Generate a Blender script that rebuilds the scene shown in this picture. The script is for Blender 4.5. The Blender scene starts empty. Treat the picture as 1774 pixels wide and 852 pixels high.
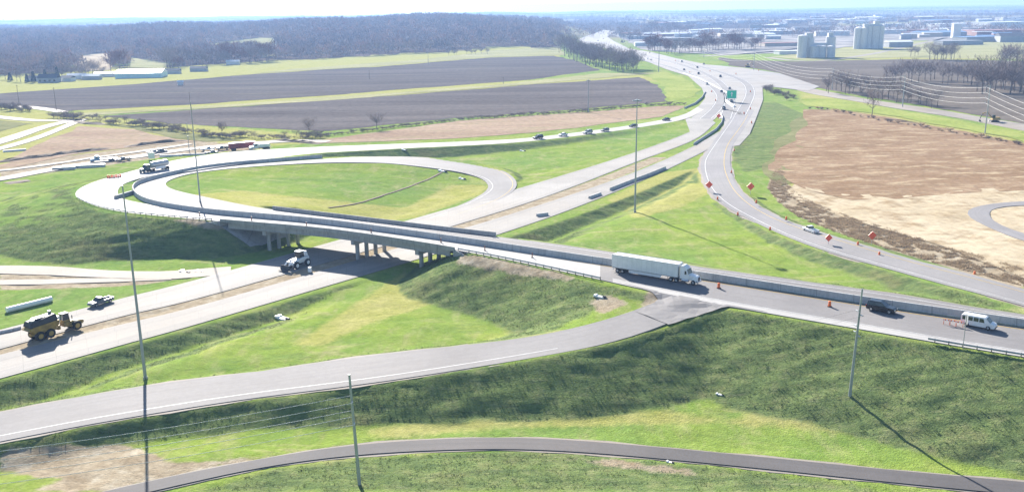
import bpy, bmesh, math, random
import numpy as np
from mathutils import Vector, Matrix
from mathutils.geometry import delaunay_2d_cdt
random.seed(7); RNG = np.random.default_rng(7)
SC = bpy.context.scene; COL = SC.collection
R = math.radians
# ------------------------------------------------------------------ camera, sky, sun, exposure
CAM_Z = 63.0; FPX = 1600.0; PITCH = math.atan((426-17.5)/FPX); ROLL = R(.81)
_U = Vector((0, math.sin(PITCH), math.cos(PITCH)))
FWD = Vector((0, math.cos(PITCH), -math.sin(PITCH)))
CR = Vector((math.cos(ROLL), 0, 0)) - _U*math.sin(ROLL)
CU = Vector((math.sin(ROLL), 0, 0)) + _U*math.cos(ROLL)
cam_d = bpy.data.cameras.new('camera'); cam = bpy.data.objects.new('camera', cam_d); COL.objects.link(cam)
cam_d.sensor_width = 36; cam_d.lens = 36*FPX/1774; cam_d.clip_start = 1; cam_d.clip_end = 60000
mw = Matrix.Identity(4)
for i in range(3):
    mw[i][0] = CR[i]; mw[i][1] = CU[i]; mw[i][2] = -FWD[i]
mw[2][3] = CAM_Z
cam.matrix_world = mw; SC.camera = cam
SUN_EL = R(25); SUN_AZ = R(-21)            # azimuth from +Y towards +X
W = bpy.data.worlds.new('World'); SC.world = W; W.use_nodes = True
_n = W.node_tree.nodes; _bg = _n['Background']
_sky = _n.new('ShaderNodeTexSky'); _sky.sky_type = 'NISHITA'; _sky.sun_disc = False
_sky.sun_elevation = SUN_EL; _sky.sun_rotation = SUN_AZ; _sky.air_density = 1.0; _sky.dust_density = .5; _sky.ozone_density = 2.5
W.node_tree.links.new(_sky.outputs[0], _bg.inputs[0]); _bg.inputs[1].default_value = .06
sun_d = bpy.data.lights.new('sun', 'SUN'); sun_d.energy = 5.0; sun_d.angle = R(.5); sun_d.color = (1, .94, .85)
sun = bpy.data.objects.new('sun', sun_d); COL.objects.link(sun)
_sd = Vector((math.sin(SUN_AZ)*math.cos(SUN_EL), math.cos(SUN_AZ)*math.cos(SUN_EL), math.sin(SUN_EL)))
sun.rotation_euler = _sd.to_track_quat('Z', 'Y').to_euler(); sun.location = (0, 0, 200)
VS = SC.view_settings; VS.view_transform = 'Standard'; VS.look = 'None'; VS.gamma = 1; VS.use_curve_mapping = False
VS.exposure = 1.75
SC.cycles.max_bounces = 6; SC.cycles.volume_bounces = 0; SC.cycles.use_denoising = True
HAZE_DENSITY = 1.5e-4

# ------------------------------------------------------------------ picture <-> place
def ray(px, py): return FWD + CR*((px-887)/FPX) + CU*((426-py)/FPX)
def gp(px, py, z=0.):
    d = ray(px, py); t = (z-CAM_Z)/d.z
    return Vector((d.x*t, d.y*t, z))
def project(x, y, z):
    zz = z-CAM_Z
    k = y*FWD.y+zz*FWD.z
    return 887+FPX*(x*CR.x+y*CR.y+zz*CR.z)/k, 426-FPX*(x*CU.x+y*CU.y+zz*CU.z)/k

# ------------------------------------------------------------------ tags and mesh helpers
def tag(o, label=None, cat=None, group=None, kind=None):
    if label: o['label'] = label
    if cat: o['category'] = cat
    if group: o['group'] = group
    if kind: o['kind'] = kind
    return o
def empty(name, loc=(0, 0, 0), rz=0., label=None, cat=None, group=None, sc=None):
    o = bpy.data.objects.new(name, None); COL.objects.link(o); o.location = loc; o.rotation_euler = (0, 0, rz)
    o.empty_display_size = .5
    if sc: o.scale = (sc, sc, sc)
    return tag(o, label, cat, group)
def link(name, me, mat, parent=None):
    o = bpy.data.objects.new(name, me); COL.objects.link(o)
    if mat and not me.materials: me.materials.append(mat)
    if parent: o.parent = parent
    return o
def copy_thing(root, loc, rz=0., label=None, group=None, sc=None):
    r = root.copy(); COL.objects.link(r); r.location = loc; r.rotation_euler = (0, 0, rz)
    if sc: r.scale = sc if isinstance(sc, tuple) else (sc, sc, sc)
    if label: r['label'] = label
    if group: r['group'] = group
    for ch in root.children:
        c = ch.copy(); COL.objects.link(c); c.parent = r
        for g in ch.children:
            d = g.copy(); COL.objects.link(d); d.parent = c
    return r
class MB:
    def __init__(s): s.v = []; s.f = []
    def add(s, vs, fs):
        b = len(s.v); s.v += [tuple(v) for v in vs]; s.f += [tuple(b+i for i in f) for f in fs]; return s
    def box(s, c, d, top=(1, 1), shift=(0, 0)):
        x, y, z = c; a, b, h = d[0]/2, d[1]/2, d[2]/2; vs = []
        for k, (tx, ty) in ((-1, (1, 1)), (1, top)):
            sx, sy = (0, 0) if k < 0 else shift
            for i, j in ((-1, -1), (1, -1), (1, 1), (-1, 1)): vs.append((x+sx+i*a*tx, y+sy+j*b*ty, z+k*h))
        return s.add(vs, [(3, 2, 1, 0), (4, 5, 6, 7), (0, 1, 5, 4), (1, 2, 6, 5), (2, 3, 7, 6), (3, 0, 4, 7)])
    def prof(s, pts, w0, w1=None, yc=0.):
        """side outline (x, z, optional half width) extruded across y"""
        n = len(pts); vs = []
        for sg in (-1, 1):
            for p in pts:
                hw = p[2] if len(p) > 2 else w0/2
                vs.append((p[0], yc+sg*hw, p[1]))
        fs = [tuple(range(n)), tuple(range(2*n-1, n-1, -1))]
        for i in range(n):
            j = (i+1) % n; fs.append((j, i, n+i, n+j))
        return s.add(vs, fs)
    def cyl(s, p0, p1, r0, r1=None, n=10, caps=True):
        r1 = r0 if r1 is None else r1
        p0, p1 = Vector(p0), Vector(p1); ax = (p1-p0).normalized()
        q = ax.orthogonal().normalized(); w = ax.cross(q); vs = []
        for p, r in ((p0, r0), (p1, r1)):
            for i in range(n):
                a = 2*math.pi*i/n; vs.append(p+(q*math.cos(a)+w*math.sin(a))*r)
        fs = [(i, (i+1) % n, n+(i+1) % n, n+i) for i in range(n)]
        if caps: fs += [tuple(range(n-1, -1, -1)), tuple(range(n, 2*n))]
        return s.add(vs, fs)
    def tube(s, pts, r, n=5, r1=None):
        pts = [Vector(p) for p in pts]; m = len(pts); vs = []; fs = []
        for k, p in enumerate(pts):
            t = (pts[min(k+1, m-1)]-pts[max(k-1, 0)]).normalized()
            q = (t.cross(Vector((0, 0, 1))) if abs(t.z) < .95 else t.cross(Vector((0, 1, 0)))).normalized(); w = q.cross(t)
            rr = r if r1 is None else r+(r1-r)*k/(m-1)
            for i in range(n):
                a = 2*math.pi*i/n; vs.append(p+(q*math.cos(a)+w*math.sin(a))*rr)
        for k in range(m-1):
            for i in range(n): fs.append((k*n+i, k*n+(i+1) % n, (k+1)*n+(i+1) % n, (k+1)*n+i))
        fs += [tuple(range(n-1, -1, -1)), tuple((m-1)*n+i for i in range(n))]
        return s.add(vs, fs)
    def quad(s, a, b, c, d): return s.add([a, b, c, d], [(0, 1, 2, 3)])
    def slab(s, poly, z0, z1):
        n = len(poly)
        return s.add([(x, y, z0) for x, y in poly]+[(x, y, z1) for x, y in poly],
                     [tuple(range(n-1, -1, -1)), tuple(range(n, 2*n))]+[(i, (i+1) % n, n+(i+1) % n, n+i) for i in range(n)])
    def build(s, name, mat, parent=None, bevel=0, smooth=False, seg=1):
        me = bpy.data.meshes.new(name); me.from_pydata(s.v, [], s.f)
        bm = bmesh.new(); bm.from_mesh(me)
        bmesh.ops.recalc_face_normals(bm, faces=bm.faces)
        if bevel:
            es = [e for e in bm.edges if len(e.link_faces) == 2 and e.calc_face_angle(0) > .5]
            bmesh.ops.bevel(bm, geom=es, offset=bevel, segments=seg, profile=.5, affect='EDGES', clamp_overlap=True)
        bm.to_mesh(me); bm.free()
        if smooth:
            me.polygons.foreach_set('use_smooth', [True]*len(me.polygons))
        return link(name, me, mat, parent)
def np_mesh(name, verts, quads, mat, parent=None, tri=False):
    me = bpy.data.meshes.new(name); k = 3 if tri else 4
    verts = np.asarray(verts, dtype=np.float32).reshape(-1, 3); quads = np.asarray(quads, dtype=np.int32).reshape(-1, k)
    me.vertices.add(len(verts)); me.vertices.foreach_set('co', verts.ravel())
    me.loops.add(quads.size); me.loops.foreach_set('vertex_index', quads.ravel())
    me.polygons.add(len(quads)); me.polygons.foreach_set('loop_start', np.arange(0, quads.size, k, dtype=np.int32))
    me.polygons.foreach_set('loop_total', np.full(len(quads), k, dtype=np.int32))
    me.update(calc_edges=True); me.polygons.foreach_set('use_smooth', np.zeros(len(quads), bool))
    return link(name, me, mat, parent)

# ------------------------------------------------------------------ materials
class NT:
    def __init__(s, name):
        s.m = bpy.data.materials.new(name); s.m.use_nodes = True; s.t = s.m.node_tree; s.b = s.t.nodes['Principled BSDF']
        s.pos = None
    def n(s, typ, **kw):
        o = s.t.nodes.new(typ)
        for k, v in kw.items(): setattr(o, k, v)
        return o
    def l(s, a, b): s.t.links.new(a, b)
    def P(s):
        if not s.pos: s.pos = s.n('ShaderNodeNewGeometry').outputs['Position']
        return s.pos
    def O(s): return s.n('ShaderNodeTexCoord').outputs['Object']
    def noise(s, scale, detail=4, rough=.55, vec=None, stretch=None, dist=0):
        v = vec or s.P()
        if stretch:
            mp = s.n('ShaderNodeMapping'); mp.inputs['Scale'].default_value = stretch[:3]
            if len(stretch) > 3: mp.inputs['Rotation'].default_value = (0, 0, stretch[3])
            s.l(v, mp.inputs[0]); v = mp.outputs[0]
        t = s.n('ShaderNodeTexNoise'); t.inputs['Scale'].default_value = scale; t.inputs['Detail'].default_value = detail
        t.inputs['Roughness'].default_value = rough; t.inputs['Distortion'].default_value = dist
        s.l(v, t.inputs['Vector']); return t.outputs['Fac']
    def ramp(s, fac, stops):
        r = s.n('ShaderNodeValToRGB'); e = r.color_ramp.elements
        while len(e) < len(stops): e.new(.5)
        for k, (p, c) in zip(e, stops):
            k.position = p; k.color = (c, c, c, 1) if isinstance(c, (int, float)) else (*c, 1)
        s.l(fac, r.inputs[0]); return r.outputs[0]
    def mix(s, fac, a, b, mode='MIX'):
        m = s.n('ShaderNodeMix', data_type='RGBA', blend_type=mode)
        for sock, v in ((m.inputs[0], fac), (m.inputs[6], a), (m.inputs[7], b)):
            if isinstance(v, (int, float)): sock.default_value = v
            elif isinstance(v, tuple): sock.default_value = (*v, 1)
            else: s.l(v, sock)
        return m.outputs[2]
    def math(s, op, a, b=0., clamp=False):
        m = s.n('ShaderNodeMath', operation=op, use_clamp=clamp)
        for i, v in enumerate((a, b)):
            if isinstance(v, (int, float)): m.inputs[i].default_value = v
            else: s.l(v, m.inputs[i])
        return m.outputs[0]
    def bump(s, h, strength=.3, dist=.1):
        b = s.n('ShaderNodeBump'); b.inputs['Strength'].default_value = strength; b.inputs['Distance'].default_value = dist
        s.l(h, b.inputs['Height']); s.l(b.outputs[0], s.b.inputs['Normal'])
    def done(s, col, rough=.8, spec=.3, metal=0.):
        if isinstance(col, tuple): s.b.inputs['Base Color'].default_value = (*col, 1)
        else: s.l(col, s.b.inputs['Base Color'])
        s.b.inputs['Roughness'].default_value = rough; s.b.inputs['Specular IOR Level'].default_value = spec
        s.b.inputs['Metallic'].default_value = metal
        return s.m
def mul(c, k): return tuple(x*k for x in c)
def simple(name, col, rough=.6, var=.15, scale=3., spec=.4, metal=0., obj=True):
    t = NT(name); nz = t.noise(scale, 3, vec=t.O() if obj else None)
    return t.done(t.ramp(nz, [(.3, mul(col, 1-var)), (.7, mul(col, 1+var))]), rough, spec, metal)
def two_tone(name, a, b, scale, rough=.9, stretch=None, fine=None, c=None, bump=0, spec=.15):
    t = NT(name); nz = t.noise(scale, 6, .6, stretch=stretch)
    col = t.ramp(nz, [(.33, a), (.66, b)])
    if c:
        col = t.mix(t.ramp(t.noise(scale*3.3, 5, .65, stretch=stretch), [(.5, 0), (.68, 1)]), col, c)
    if fine: col = t.mix(.65, col, t.ramp(t.noise(fine, 4, .7), [(.25, .35), (.75, .8)]), 'OVERLAY')
    if bump: t.bump(t.noise(fine or scale*8, 4, .7), .6, bump)
    return t.done(col, rough, spec)
def concrete(name, a, b):
    t = NT(name); col = t.ramp(t.noise(.35, 6, .6), [(.33, a), (.66, b)])
    col = t.mix(t.ramp(t.noise(1., 5, .65, stretch=(1.1, 1.1, .12)), [(.5, 0), (.72, .55)]), col, mul(a, .55))
    sp = t.n('ShaderNodeSeparateXYZ'); t.l(t.P(), sp.inputs[0]); f = t.math('FRACT', t.math('DIVIDE', sp.outputs[0], 6.1))
    col = t.mix(t.math('MULTIPLY', t.math('LESS_THAN', f, .018), .6), col, mul(a, .4)); col = t.mix(.5, col, t.ramp(t.noise(2.5, 4, .7), [(.25, .36), (.75, .66)]), 'OVERLAY')
    return t.done(col, .88, .15)
def pavement(name, base, dark, warm, joint=None):
    t = NT(name)
    col = t.ramp(t.noise(.05, 5, .6), [(.3, dark), (.62, base)])
    col = t.mix(t.ramp(t.noise(.013, 4), [(.45, 0), (.65, .6)]), col, warm)
    col = t.mix(.5, col, t.ramp(t.noise(1.1, 5, .7), [(.2, .36), (.8, .62)]), 'OVERLAY')
    uv = t.n('ShaderNodeUVMap').outputs[0]
    sep = t.n('ShaderNodeSeparateXYZ'); t.l(uv, sep.inputs[0])
    # wheel tracks and stains run along the road: noise in road coordinates
    tr = t.noise(1., 4, .6, vec=uv, stretch=(.02, .9, 1))
    col = t.mix(t.ramp(tr, [(.46, 0), (.66, .5)]), col, dark)
    if joint:
        f = t.math('FRACT', t.math('DIVIDE', sep.outputs[0], joint))
        col = t.mix(t.math('MULTIPLY', t.math('LESS_THAN', f, .02), .35), col, mul(dark, .6))
        f = t.math('FRACT', t.math('DIVIDE', sep.outputs[1], 3.7))
        col = t.mix(t.math('MULTIPLY', t.math('LESS_THAN', f, .02), .3), col, mul(dark, .6))
    t.bump(t.noise(3., 4, .7), .15, .03)
    return t.done(col, .85, .25)
M = {}
M['concrete_road'] = pavement('concrete_road', (.285, .27, .255), (.20, .19, .18), (.27, .235, .20), 6.)
M['asphalt'] = pavement('asphalt', (.225, .215, .22), (.165, .158, .163), (.24, .23, .22))
M['asphalt_dark'] = pavement('asphalt_dark', (.10, .093, .095), (.07, .066, .068), (.12, .105, .10))
M['asphalt_light'] = pavement('asphalt_light', (.20, .192, .193), (.15, .143, .145), (.215, .198, .185))
M['deck'] = pavement('deck_concrete', (.37, .36, .35), (.29, .28, .275), (.35, .335, .32))
M['lane_concrete'] = pavement('lane_concrete', (.25, .24, .232), (.185, .177, .17), (.235, .21, .185), 6.)
M['gravel_road'] = pavement('gravel_road', (.28, .25, .215), (.19, .165, .14), (.26, .21, .165))
M['concrete'] = concrete('concrete', (.31, .31, .305), (.39, .385, .375))
M['wall_concrete'] = concrete('barrier_concrete', (.41, .41, .41), (.49, .49, .485))
M['paint_white'] = two_tone('paint_white', (.5, .5, .5), (.75, .75, .74), .6, .6)
M['paint_yellow'] = two_tone('paint_yellow', (.5, .33, .05), (.62, .42, .08), .6, .6)
M['galv'] = simple('galvanised_steel', (.36, .38, .40), .45, .15, 2., .5, .5)
M['pole_steel'] = simple('pole_steel', (.30, .33, .35), .5, .12, .5, .5, .3)
M['wood_pole'] = simple('pole_wood', (.16, .13, .10), .85, .25, 2.)
M['white_body'] = simple('white_paint', (.74, .75, .76), .35, .04, 1., .5)
M['trailer'] = NT('trailer_panels')
_t = M['trailer']; _o = _t.O(); _s = _t.n('ShaderNodeSeparateXYZ'); _t.l(_o, _s.inputs[0])
_f = _t.math('LESS_THAN', _t.math('FRACT', _t.math('DIVIDE', _s.outputs[0], 1.22)), .03)
M['trailer'] = _t.done(_t.mix(_t.math('MULTIPLY', _f, .5), _t.ramp(_t.noise(.8, 5, vec=_o), [(.3, (.66, .68, .68)), (.7, (.78, .79, .79))]), (.35, .37, .38)), .4, .5)
M['black_body'] = simple('black_paint', (.012, .012, .014), .2, .1, 1., .6)
M['grey_body'] = simple('grey_paint', (.16, .17, .18), .3, .08, 1., .6)
M['silver_body'] = simple('silver_paint', (.42, .43, .45), .3, .06, 1., .6, .4)
M['blue_body'] = simple('blue_paint', (.20, .34, .48), .4, .08, 1.)
M['red_body'] = simple('red_paint', (.30, .045, .05), .45, .15, 1.)
M['teal_body'] = simple('teal_paint', (.025, .06, .07), .35, .1, 1.)
M['yellow_body'] = simple('yellow_paint', (.33, .215, .05), .6, .35, 1.2)
M['dark_metal'] = simple('dark_metal', (.035, .035, .037), .6, .25, 2.)
M['rubber'] = simple('rubber', (.018, .018, .019), .85, .25, 3.)
M['chrome'] = simple('bright_metal', (.62, .63, .64), .25, .06, 2., .5, .8)
M['glass'] = simple('dark_glass', (.02, .026, .032), .08, .05, 1., .8)
M['lamp'] = simple('lamp_lens', (.72, .72, .68), .2, .05, 3.)
M['tail'] = simple('tail_lens', (.35, .01, .01), .3, .05, 3.)
M['orange'] = simple('orange_plastic', (.80, .16, .03), .5, .06, 3.)
M['orange_sign'] = simple('orange_reflective', (.85, .12, .06), .4, .05, 2.)
M['marker'] = simple('marker_plastic', (.22, .07, .03), .5, .1, 3.)
M['green_sign'] = simple('green_reflective', (.01, .58, .33), .4, .06, .6)
M['sign_white'] = simple('sign_white', (.80, .80, .78), .4, .03, 1.)
M['soil'] = two_tone('dark_soil', (.10, .075, .055), (.17, .13, .09), 1.2, .95, fine=5, bump=.1)
M['roof_white'] = simple('roof_white', (.66, .67, .68), .5, .06, .1)
M['roof_grey'] = simple('roof_grey', (.22, .23, .25), .7, .12, .1)
M['roof_dark'] = simple('roof_dark', (.07, .075, .09), .8, .15, .1)
M['roof_blue'] = simple('roof_blue', (.14, .22, .36), .5, .1, .1)
M['roof_red'] = simple('roof_red', (.26, .12, .10), .7, .1, .1)
M['wall_white'] = simple('wall_white', (.60, .60, .58), .7, .06, .2)
M['wall_tan'] = simple('wall_tan', (.42, .36, .29), .8, .08, .2)
M['wall_teal'] = simple('wall_teal', (.42, .62, .66), .5, .08, .3)
M['wall_brick'] = simple('wall_brick', (.27, .15, .12), .85, .12, .3)
M['wall_grey'] = simple('wall_grey', (.30, .31, .33), .7, .08, .2)
M['silo'] = two_tone('silo_concrete', (.48, .49, .50), (.58, .58, .58), .12, .8, stretch=(3, 3, .2), fine=1.)
M['bark'] = simple('bark', (.13, .10, .085), .9, .25, 1.5)
def thin(m, k=.5):
    nt = m.node_tree; b = nt.nodes['Principled BSDF']; o = nt.nodes['Material Output']; tr = nt.nodes.new('ShaderNodeBsdfTranslucent'); mx = nt.nodes.new('ShaderNodeMixShader'); mx.inputs[0].default_value = k
    nt.links.new(b.inputs['Base Color'].links[0].from_socket, tr.inputs[0]); nt.links.new(b.outputs[0], mx.inputs[1]); nt.links.new(tr.outputs[0], mx.inputs[2]); nt.links.new(mx.outputs[0], o.inputs['Surface']); return m
def twig(name, a, b):
    t = NT(name); return t.done(t.ramp(t.noise(.35, 4), [(.3, a), (.7, b)]), .9, .1)
M['twig_grey'] = twig('twigs_grey', (.17, .135, .125), (.31, .25, .225))
M['twig_red'] = twig('twigs_red', (.13, .06, .04), (.24, .11, .075))
M['evergreen'] = twig('evergreen_needles', (.018, .035, .018), (.045, .07, .035))
M['dry_weed'] = twig('dry_weed', (.26, .195, .13), (.42, .33, .22))
# ------------------------------------------------------------------ roads traced from the photograph: (left px, left py, right px, right py, height, side slope)
ROADS = {}
def catmull(pts, step):
    pts = [np.array(p, float) for p in pts]; out = []
    P = [2*pts[0]-pts[1]]+pts+[2*pts[-1]-pts[-2]]
    for i in range(1, len(P)-2):
        a, b, c, d = P[i-1:i+3]; n = max(1, int(np.linalg.norm((c-b)[:2])/step))
        for k in range(n):
            t = k/n
            out.append(.5*(2*b+(c-a)*t+(2*a-5*b+4*c-d)*t*t+(3*b-a-3*c+d)*t**3))
    out.append(pts[-1]); return np.array(out)
def smooth1(a, it):
    for _ in range(it):
        b = a.copy(); b[1:-1] = .25*a[:-2]+.5*a[1:-1]+.25*a[2:]; a = b
    return a
def road(name, rows, ext0=0, ext1=0, step=3., sm=6, slope=.3):
    pts = []
    for r in rows:
        lx, ly, rx, ry, z = r[:5]; s = r[5] if len(r) > 5 else slope
        a, b = gp(lx, ly, z), gp(rx, ry, z); pts.append((a.x, a.y, b.x, b.y, z, s))
    pts = [np.array(p) for p in pts]
    def mid(p): return np.array([(p[0]+p[2])/2, (p[1]+p[3])/2])
    if ext0:
        d = mid(pts[0])-mid(pts[1]); d = d/np.linalg.norm(d)*ext0
        q = pts[0].copy(); q[[0, 2]] += d[0]; q[[1, 3]] += d[1]; pts.insert(0, q)
    if ext1:
        d = mid(pts[-1])-mid(pts[-2]); d = d/np.linalg.norm(d)*ext1
        q = pts[-1].copy(); q[[0, 2]] += d[0]; q[[1, 3]] += d[1]; pts.append(q)
    # chord spline on both edges together
    arr = catmull(pts, step)
    arr = smooth1(arr, sm)
    ROADS[name] = dict(L=arr[:, 0:2], R=arr[:, 2:4], z=arr[:, 4], s=arr[:, 5], c=(arr[:, 0:2]+arr[:, 2:4])/2,
                       hw=np.linalg.norm(arr[:, 0:2]-arr[:, 2:4], axis=1)/2)
    return ROADS[name]
road('overpass', [
    (1774,618,1774,567,6.2), (1550,580,1550,535,6.4), (1324,541,1324,500,6.6), (1200,519,1200,480.5,6.8), (1039,484,1039,457,7,.36),
    (900,453.5,900,435.5,7.2,.46), (790,432.5,790,419,7.3,.46), (675,414,675,403,7.3,.46), (560,398,560,387.5,7.3,.5), (460,389.5,460,378,7.3,.75), (370,382,370,370,7.3,.72), (345,379.5,345,367.5,7.3,.45),
    (300,376,310,362,7.2,.26), (250,371.5,262,355,7.1,.24), (200,366,232,349,7,.24), (160,355,208,344,7,.17), (134,344,203,335,7,.17), (127,333,205,325,7,.17),
    (148,320,216,317,7,.17), (182,309,240,309,7,.17), (230,296,275,301.5,6.9,.25), (290,280,325,297.5,6.6), (350,269.5,380,288,6.2), (405,262.5,430,282.5,5.9),
    (470,258.5,480,275,5.5), (530,255.5,535,266,5.1), (600,252.5,600,262.5,4.5), (700,249,700,257,3.5), (800,245.5,800,252.5,2.7), (900,240.5,900,246.5,2), (1000,229.5,1000,235.5,1.4), (1100,216,1100,222,.8),
    (1180,200,1188,206,.2), (1214,182,1226,186,.0)], ext0=70, sm=10)
road('loop', [
    (1774,564,1774,545,6.2), (1550,532,1550,508,6.4), (1324,497.5,1324,478,6.6), (1200,478,1200,460,6.8), (1039,455,1039,433,7), (900,434,900,414.5,7.2,.4),
    (790,417.5,790,401.5,7.3,.4), (675,401.5,675,387.5,7.3,.4), (560,386.5,560,373.5,7.3,.5), (470,378,495,366,7.3,.75), (400,372.5,430,357,7.3,.7), (345,367,378,345.5,7.2), (295,359.5,325,335,7.1), (257,352,298,328,7),
    (236,341,287,321.5,6.9), (229.5,330,287,315,6.8), (234,320,300,309,6.7), (264,311,324,301.5,6.5), (336,295,378,294,6), (405,286,450,287.5,5.5), (480,280,550,282,4.9), (573,273,625,281.5,4.2),
    (690,271,682,283.5,3.3), (747,273,735,289.5,2.6), (801,279,780,295,1.9), (855,289,815,302.5,1.1), (889,306,840,313,.5), (895,325,845,329,.15), (865,347,805,352,0), (800,370,735,379,-.01)], ext0=70, sm=8)
road('far_carriageway', [(0,571,0,604,0), (225,513,225,544,0), (400,468,400,501,0), (900,326,900,356,0), (1100,264,1100,281.5,0), (1200,226,1203,242,0), (1226,203,1240,213,0)], ext0=110, sm=6)
road('near_carriageway', [(0,614,0,655,0), (225,558,225,593,0), (400,514,400,544,0), (900,366,900,394,0), (1100,298,1100,318,0), (1200,254,1203,271,0), (1246,228,1262,240,0)], ext0=110, sm=6)
road('slip_road', [(1272,190,1306,192,0), (1265,206,1297,209,0), (1250,226,1286,228,0), (1231,252,1270,252,0), (1214,280,1265,280,0), (1217,305,1272,311,0), (1228,331,1288,334,.1), (1255,356,1314,356,.3), (1300,381,1350,376,.6), (1360,409,1398,395,1), (1435,437,1486,421,1.3), (1540,466,1567,446,1.5), (1660,500,1688,477,1.8), (1774,530,1774,501,2)], ext1=120, sm=8, slope=.25)
road('entrance_ramp', [(1186,499,1262,513,6.68), (1165,510,1236,527,6.45), (1135,527,1206,539,6), (1102,539,1160,561,5.5), (1062,552,1110,582,5), (980,572,1035,599,4.2), (900,587,945,616,3.4), (720,606,720,652,1.9), (585,622,585,671,1.1), (450,644,450,687,.4), (324,657,324,706,.1), (162,682,162,733,0), (0,714,0,764,0)], ext1=60, sm=8, slope=.36)
road('service_road', [(189,850,262,851,-2), (256,833,330,836,-2), (351,814,390,822,-2), (450,795,455,808.5,-2), (612,770,612,787.5,-2), (774,760,774,779,-2), (900,757,900,777,-2), (1062,768,1062,787,-2), (1324,792,1324,812,-2), (1540,814,1540,835,-2), (1774,835,1774,858,-2)], ext0=30, ext1=60, sm=6)
for r_ in ROADS.values(): pass

# ------------------------------------------------------------------ ground height
# spans of the two elevated roads carried by the bridge (no embankment there)
def pip(poly, x, y):
    inside = np.zeros(x.shape, bool); n = len(poly)
    for i in range(n):
        x0, y0 = poly[i]; x1, y1 = poly[(i+1) % n]
        c = ((y0 > y) != (y1 > y))
        if y0 != y1: inside ^= c & (x < (x1-x0)*(y-y0)/(y1-y0)+x0)
    return inside

BR_L = gp(386, 383, 7.3); BR_R = gp(786, 432, 7.3)
BR_DIR = (BR_R-BR_L).normalized(); BR_N = Vector((-BR_DIR.y, BR_DIR.x, 0))   # towards the far side
SKEW = Vector((.585, .811, 0))                                               # direction of the highway below
def along_bridge(xy):
    """distance along the bridge measured in the skewed frame"""
    d = xy-np.array([BR_L.x, BR_L.y])
    a = np.array([[BR_DIR.x, SKEW.x], [BR_DIR.y, SKEW.y]])
    return (np.linalg.inv(a) @ d.T)
BR_LEN = (BR_R-BR_L).length
def sstep(a, b, x):
    t = np.clip((x-a)/(b-a), 0, 1); return t*t*(3-2*t)
TERR = []
def add_terr(name):
    r = ROADS[name]; c, z, hw, s = r['c'], r['z'], r['hw'], r['s']
    if name in ('overpass', 'loop'):
        uv = along_bridge(c); on = (uv[0] > -4.5) & (uv[0] < BR_LEN+5) & (np.abs(uv[1]) < 40)
        idx = np.where(on)[0]
        parts = [(0, idx[0]), (idx[-1]+1, len(c))]
    else: parts = [(0, len(c))]
    for a, b in parts: TERR.append((name, c[a:b], z[a:b], hw[a:b], s[a:b]))
for nm in ('overpass', 'loop', 'far_carriageway', 'near_carriageway', 'slip_road', 'entrance_ramp', 'service_road'): add_terr(nm)
_pw = [gp(px, py, z) for px, py, z in ((1324,535,6.6),(1262,525,6.6),(1218,533,6.25),(1186,543,5.85),(1152,555,5.4),(1110,566,5.0))]
_pa = catmull([(p.x, p.y, p.z) for p in _pw], 2.)
TERR.append(('apron', _pa[:, :2], _pa[:, 2], np.full(len(_pa), 2.2), np.full(len(_pa), .36)))
LOOP_C = gp(560, 330, 2)
def base_height(x, y):
    n = np.full(x.shape, -.35)
    n = n-1.7*(1-sstep(132, 165, y+.12*x))                           # lower ground in front
    yn = np.interp(x, [-200, -96, -63, 2.5, 47, 82, 120], [40, 162, 197, 280, 350, 415, 480]); nearside = sstep(0, 9, yn-y)
    n = n-2.6*sstep(-8, 12, x)*(1-sstep(62, 80, x))*sstep(215, 240, y)*(1-sstep(345, 400, y))*nearside*(1-sstep(22, 55, yn-y))
    n = n-1.9*(1-sstep(185, 215, y))*nearside*(1-sstep(16, 34, yn-y))*sstep(132, 150, y)
    lx, ly = x-LOOP_C.x, y-LOOP_C.y
    # far country
    d = np.hypot(x, y)
    px = x/np.maximum(y, 1)
    left = 1-sstep(.035, .11, px)
    ridge = 41*np.exp(-((x+270)/390.)**2)+17*sstep(300, 900, -x)+4*np.sin(x/170+.6)+3*np.sin(x/61.+y/240.)
    n = n+left*ridge*sstep(1350, 2350, y)*(1-.45*sstep(3000, 4200, y))
    n = n+14*sstep(5200, 11500, d)+(5*np.sin(x/900+1)+4*np.sin(x/370.+y/800.))*sstep(3500, 8000, d)
    n = n+10*(1-left)*sstep(2200, 4000, y)
    return n
def nearest(c, z, hw, s, x, y):
    a = c[:-1]; b = c[1:]; d = b-a; L2 = np.maximum((d**2).sum(1), 1e-9)
    best = np.full(x.shape, 1e9); zz = np.zeros(x.shape); hh = np.zeros(x.shape); ss = np.zeros(x.shape)
    for i in range(len(a)):
        t = np.clip(((x-a[i, 0])*d[i, 0]+(y-a[i, 1])*d[i, 1])/L2[i], 0, 1)
        q = (x-a[i, 0]-t*d[i, 0])**2+(y-a[i, 1]-t*d[i, 1])**2
        m = q < best
        best = np.where(m, q, best); zz = np.where(m, z[i]+t*(z[i+1]-z[i]), zz); hh = np.where(m, hw[i]+t*(hw[i+1]-hw[i]), hh); ss = np.where(m, s[i]+t*(s[i+1]-s[i]), ss)
    return np.sqrt(best), zz, hh, ss
_lr = ROADS['loop']; _i0 = int(np.argmin(((_lr['R']-np.array(gp(440, 356, 7.3))[:2])**2).sum(1)))
ISLE = _lr['R'][_i0:]; ISLE_Z = _lr['z'][_i0:]
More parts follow.
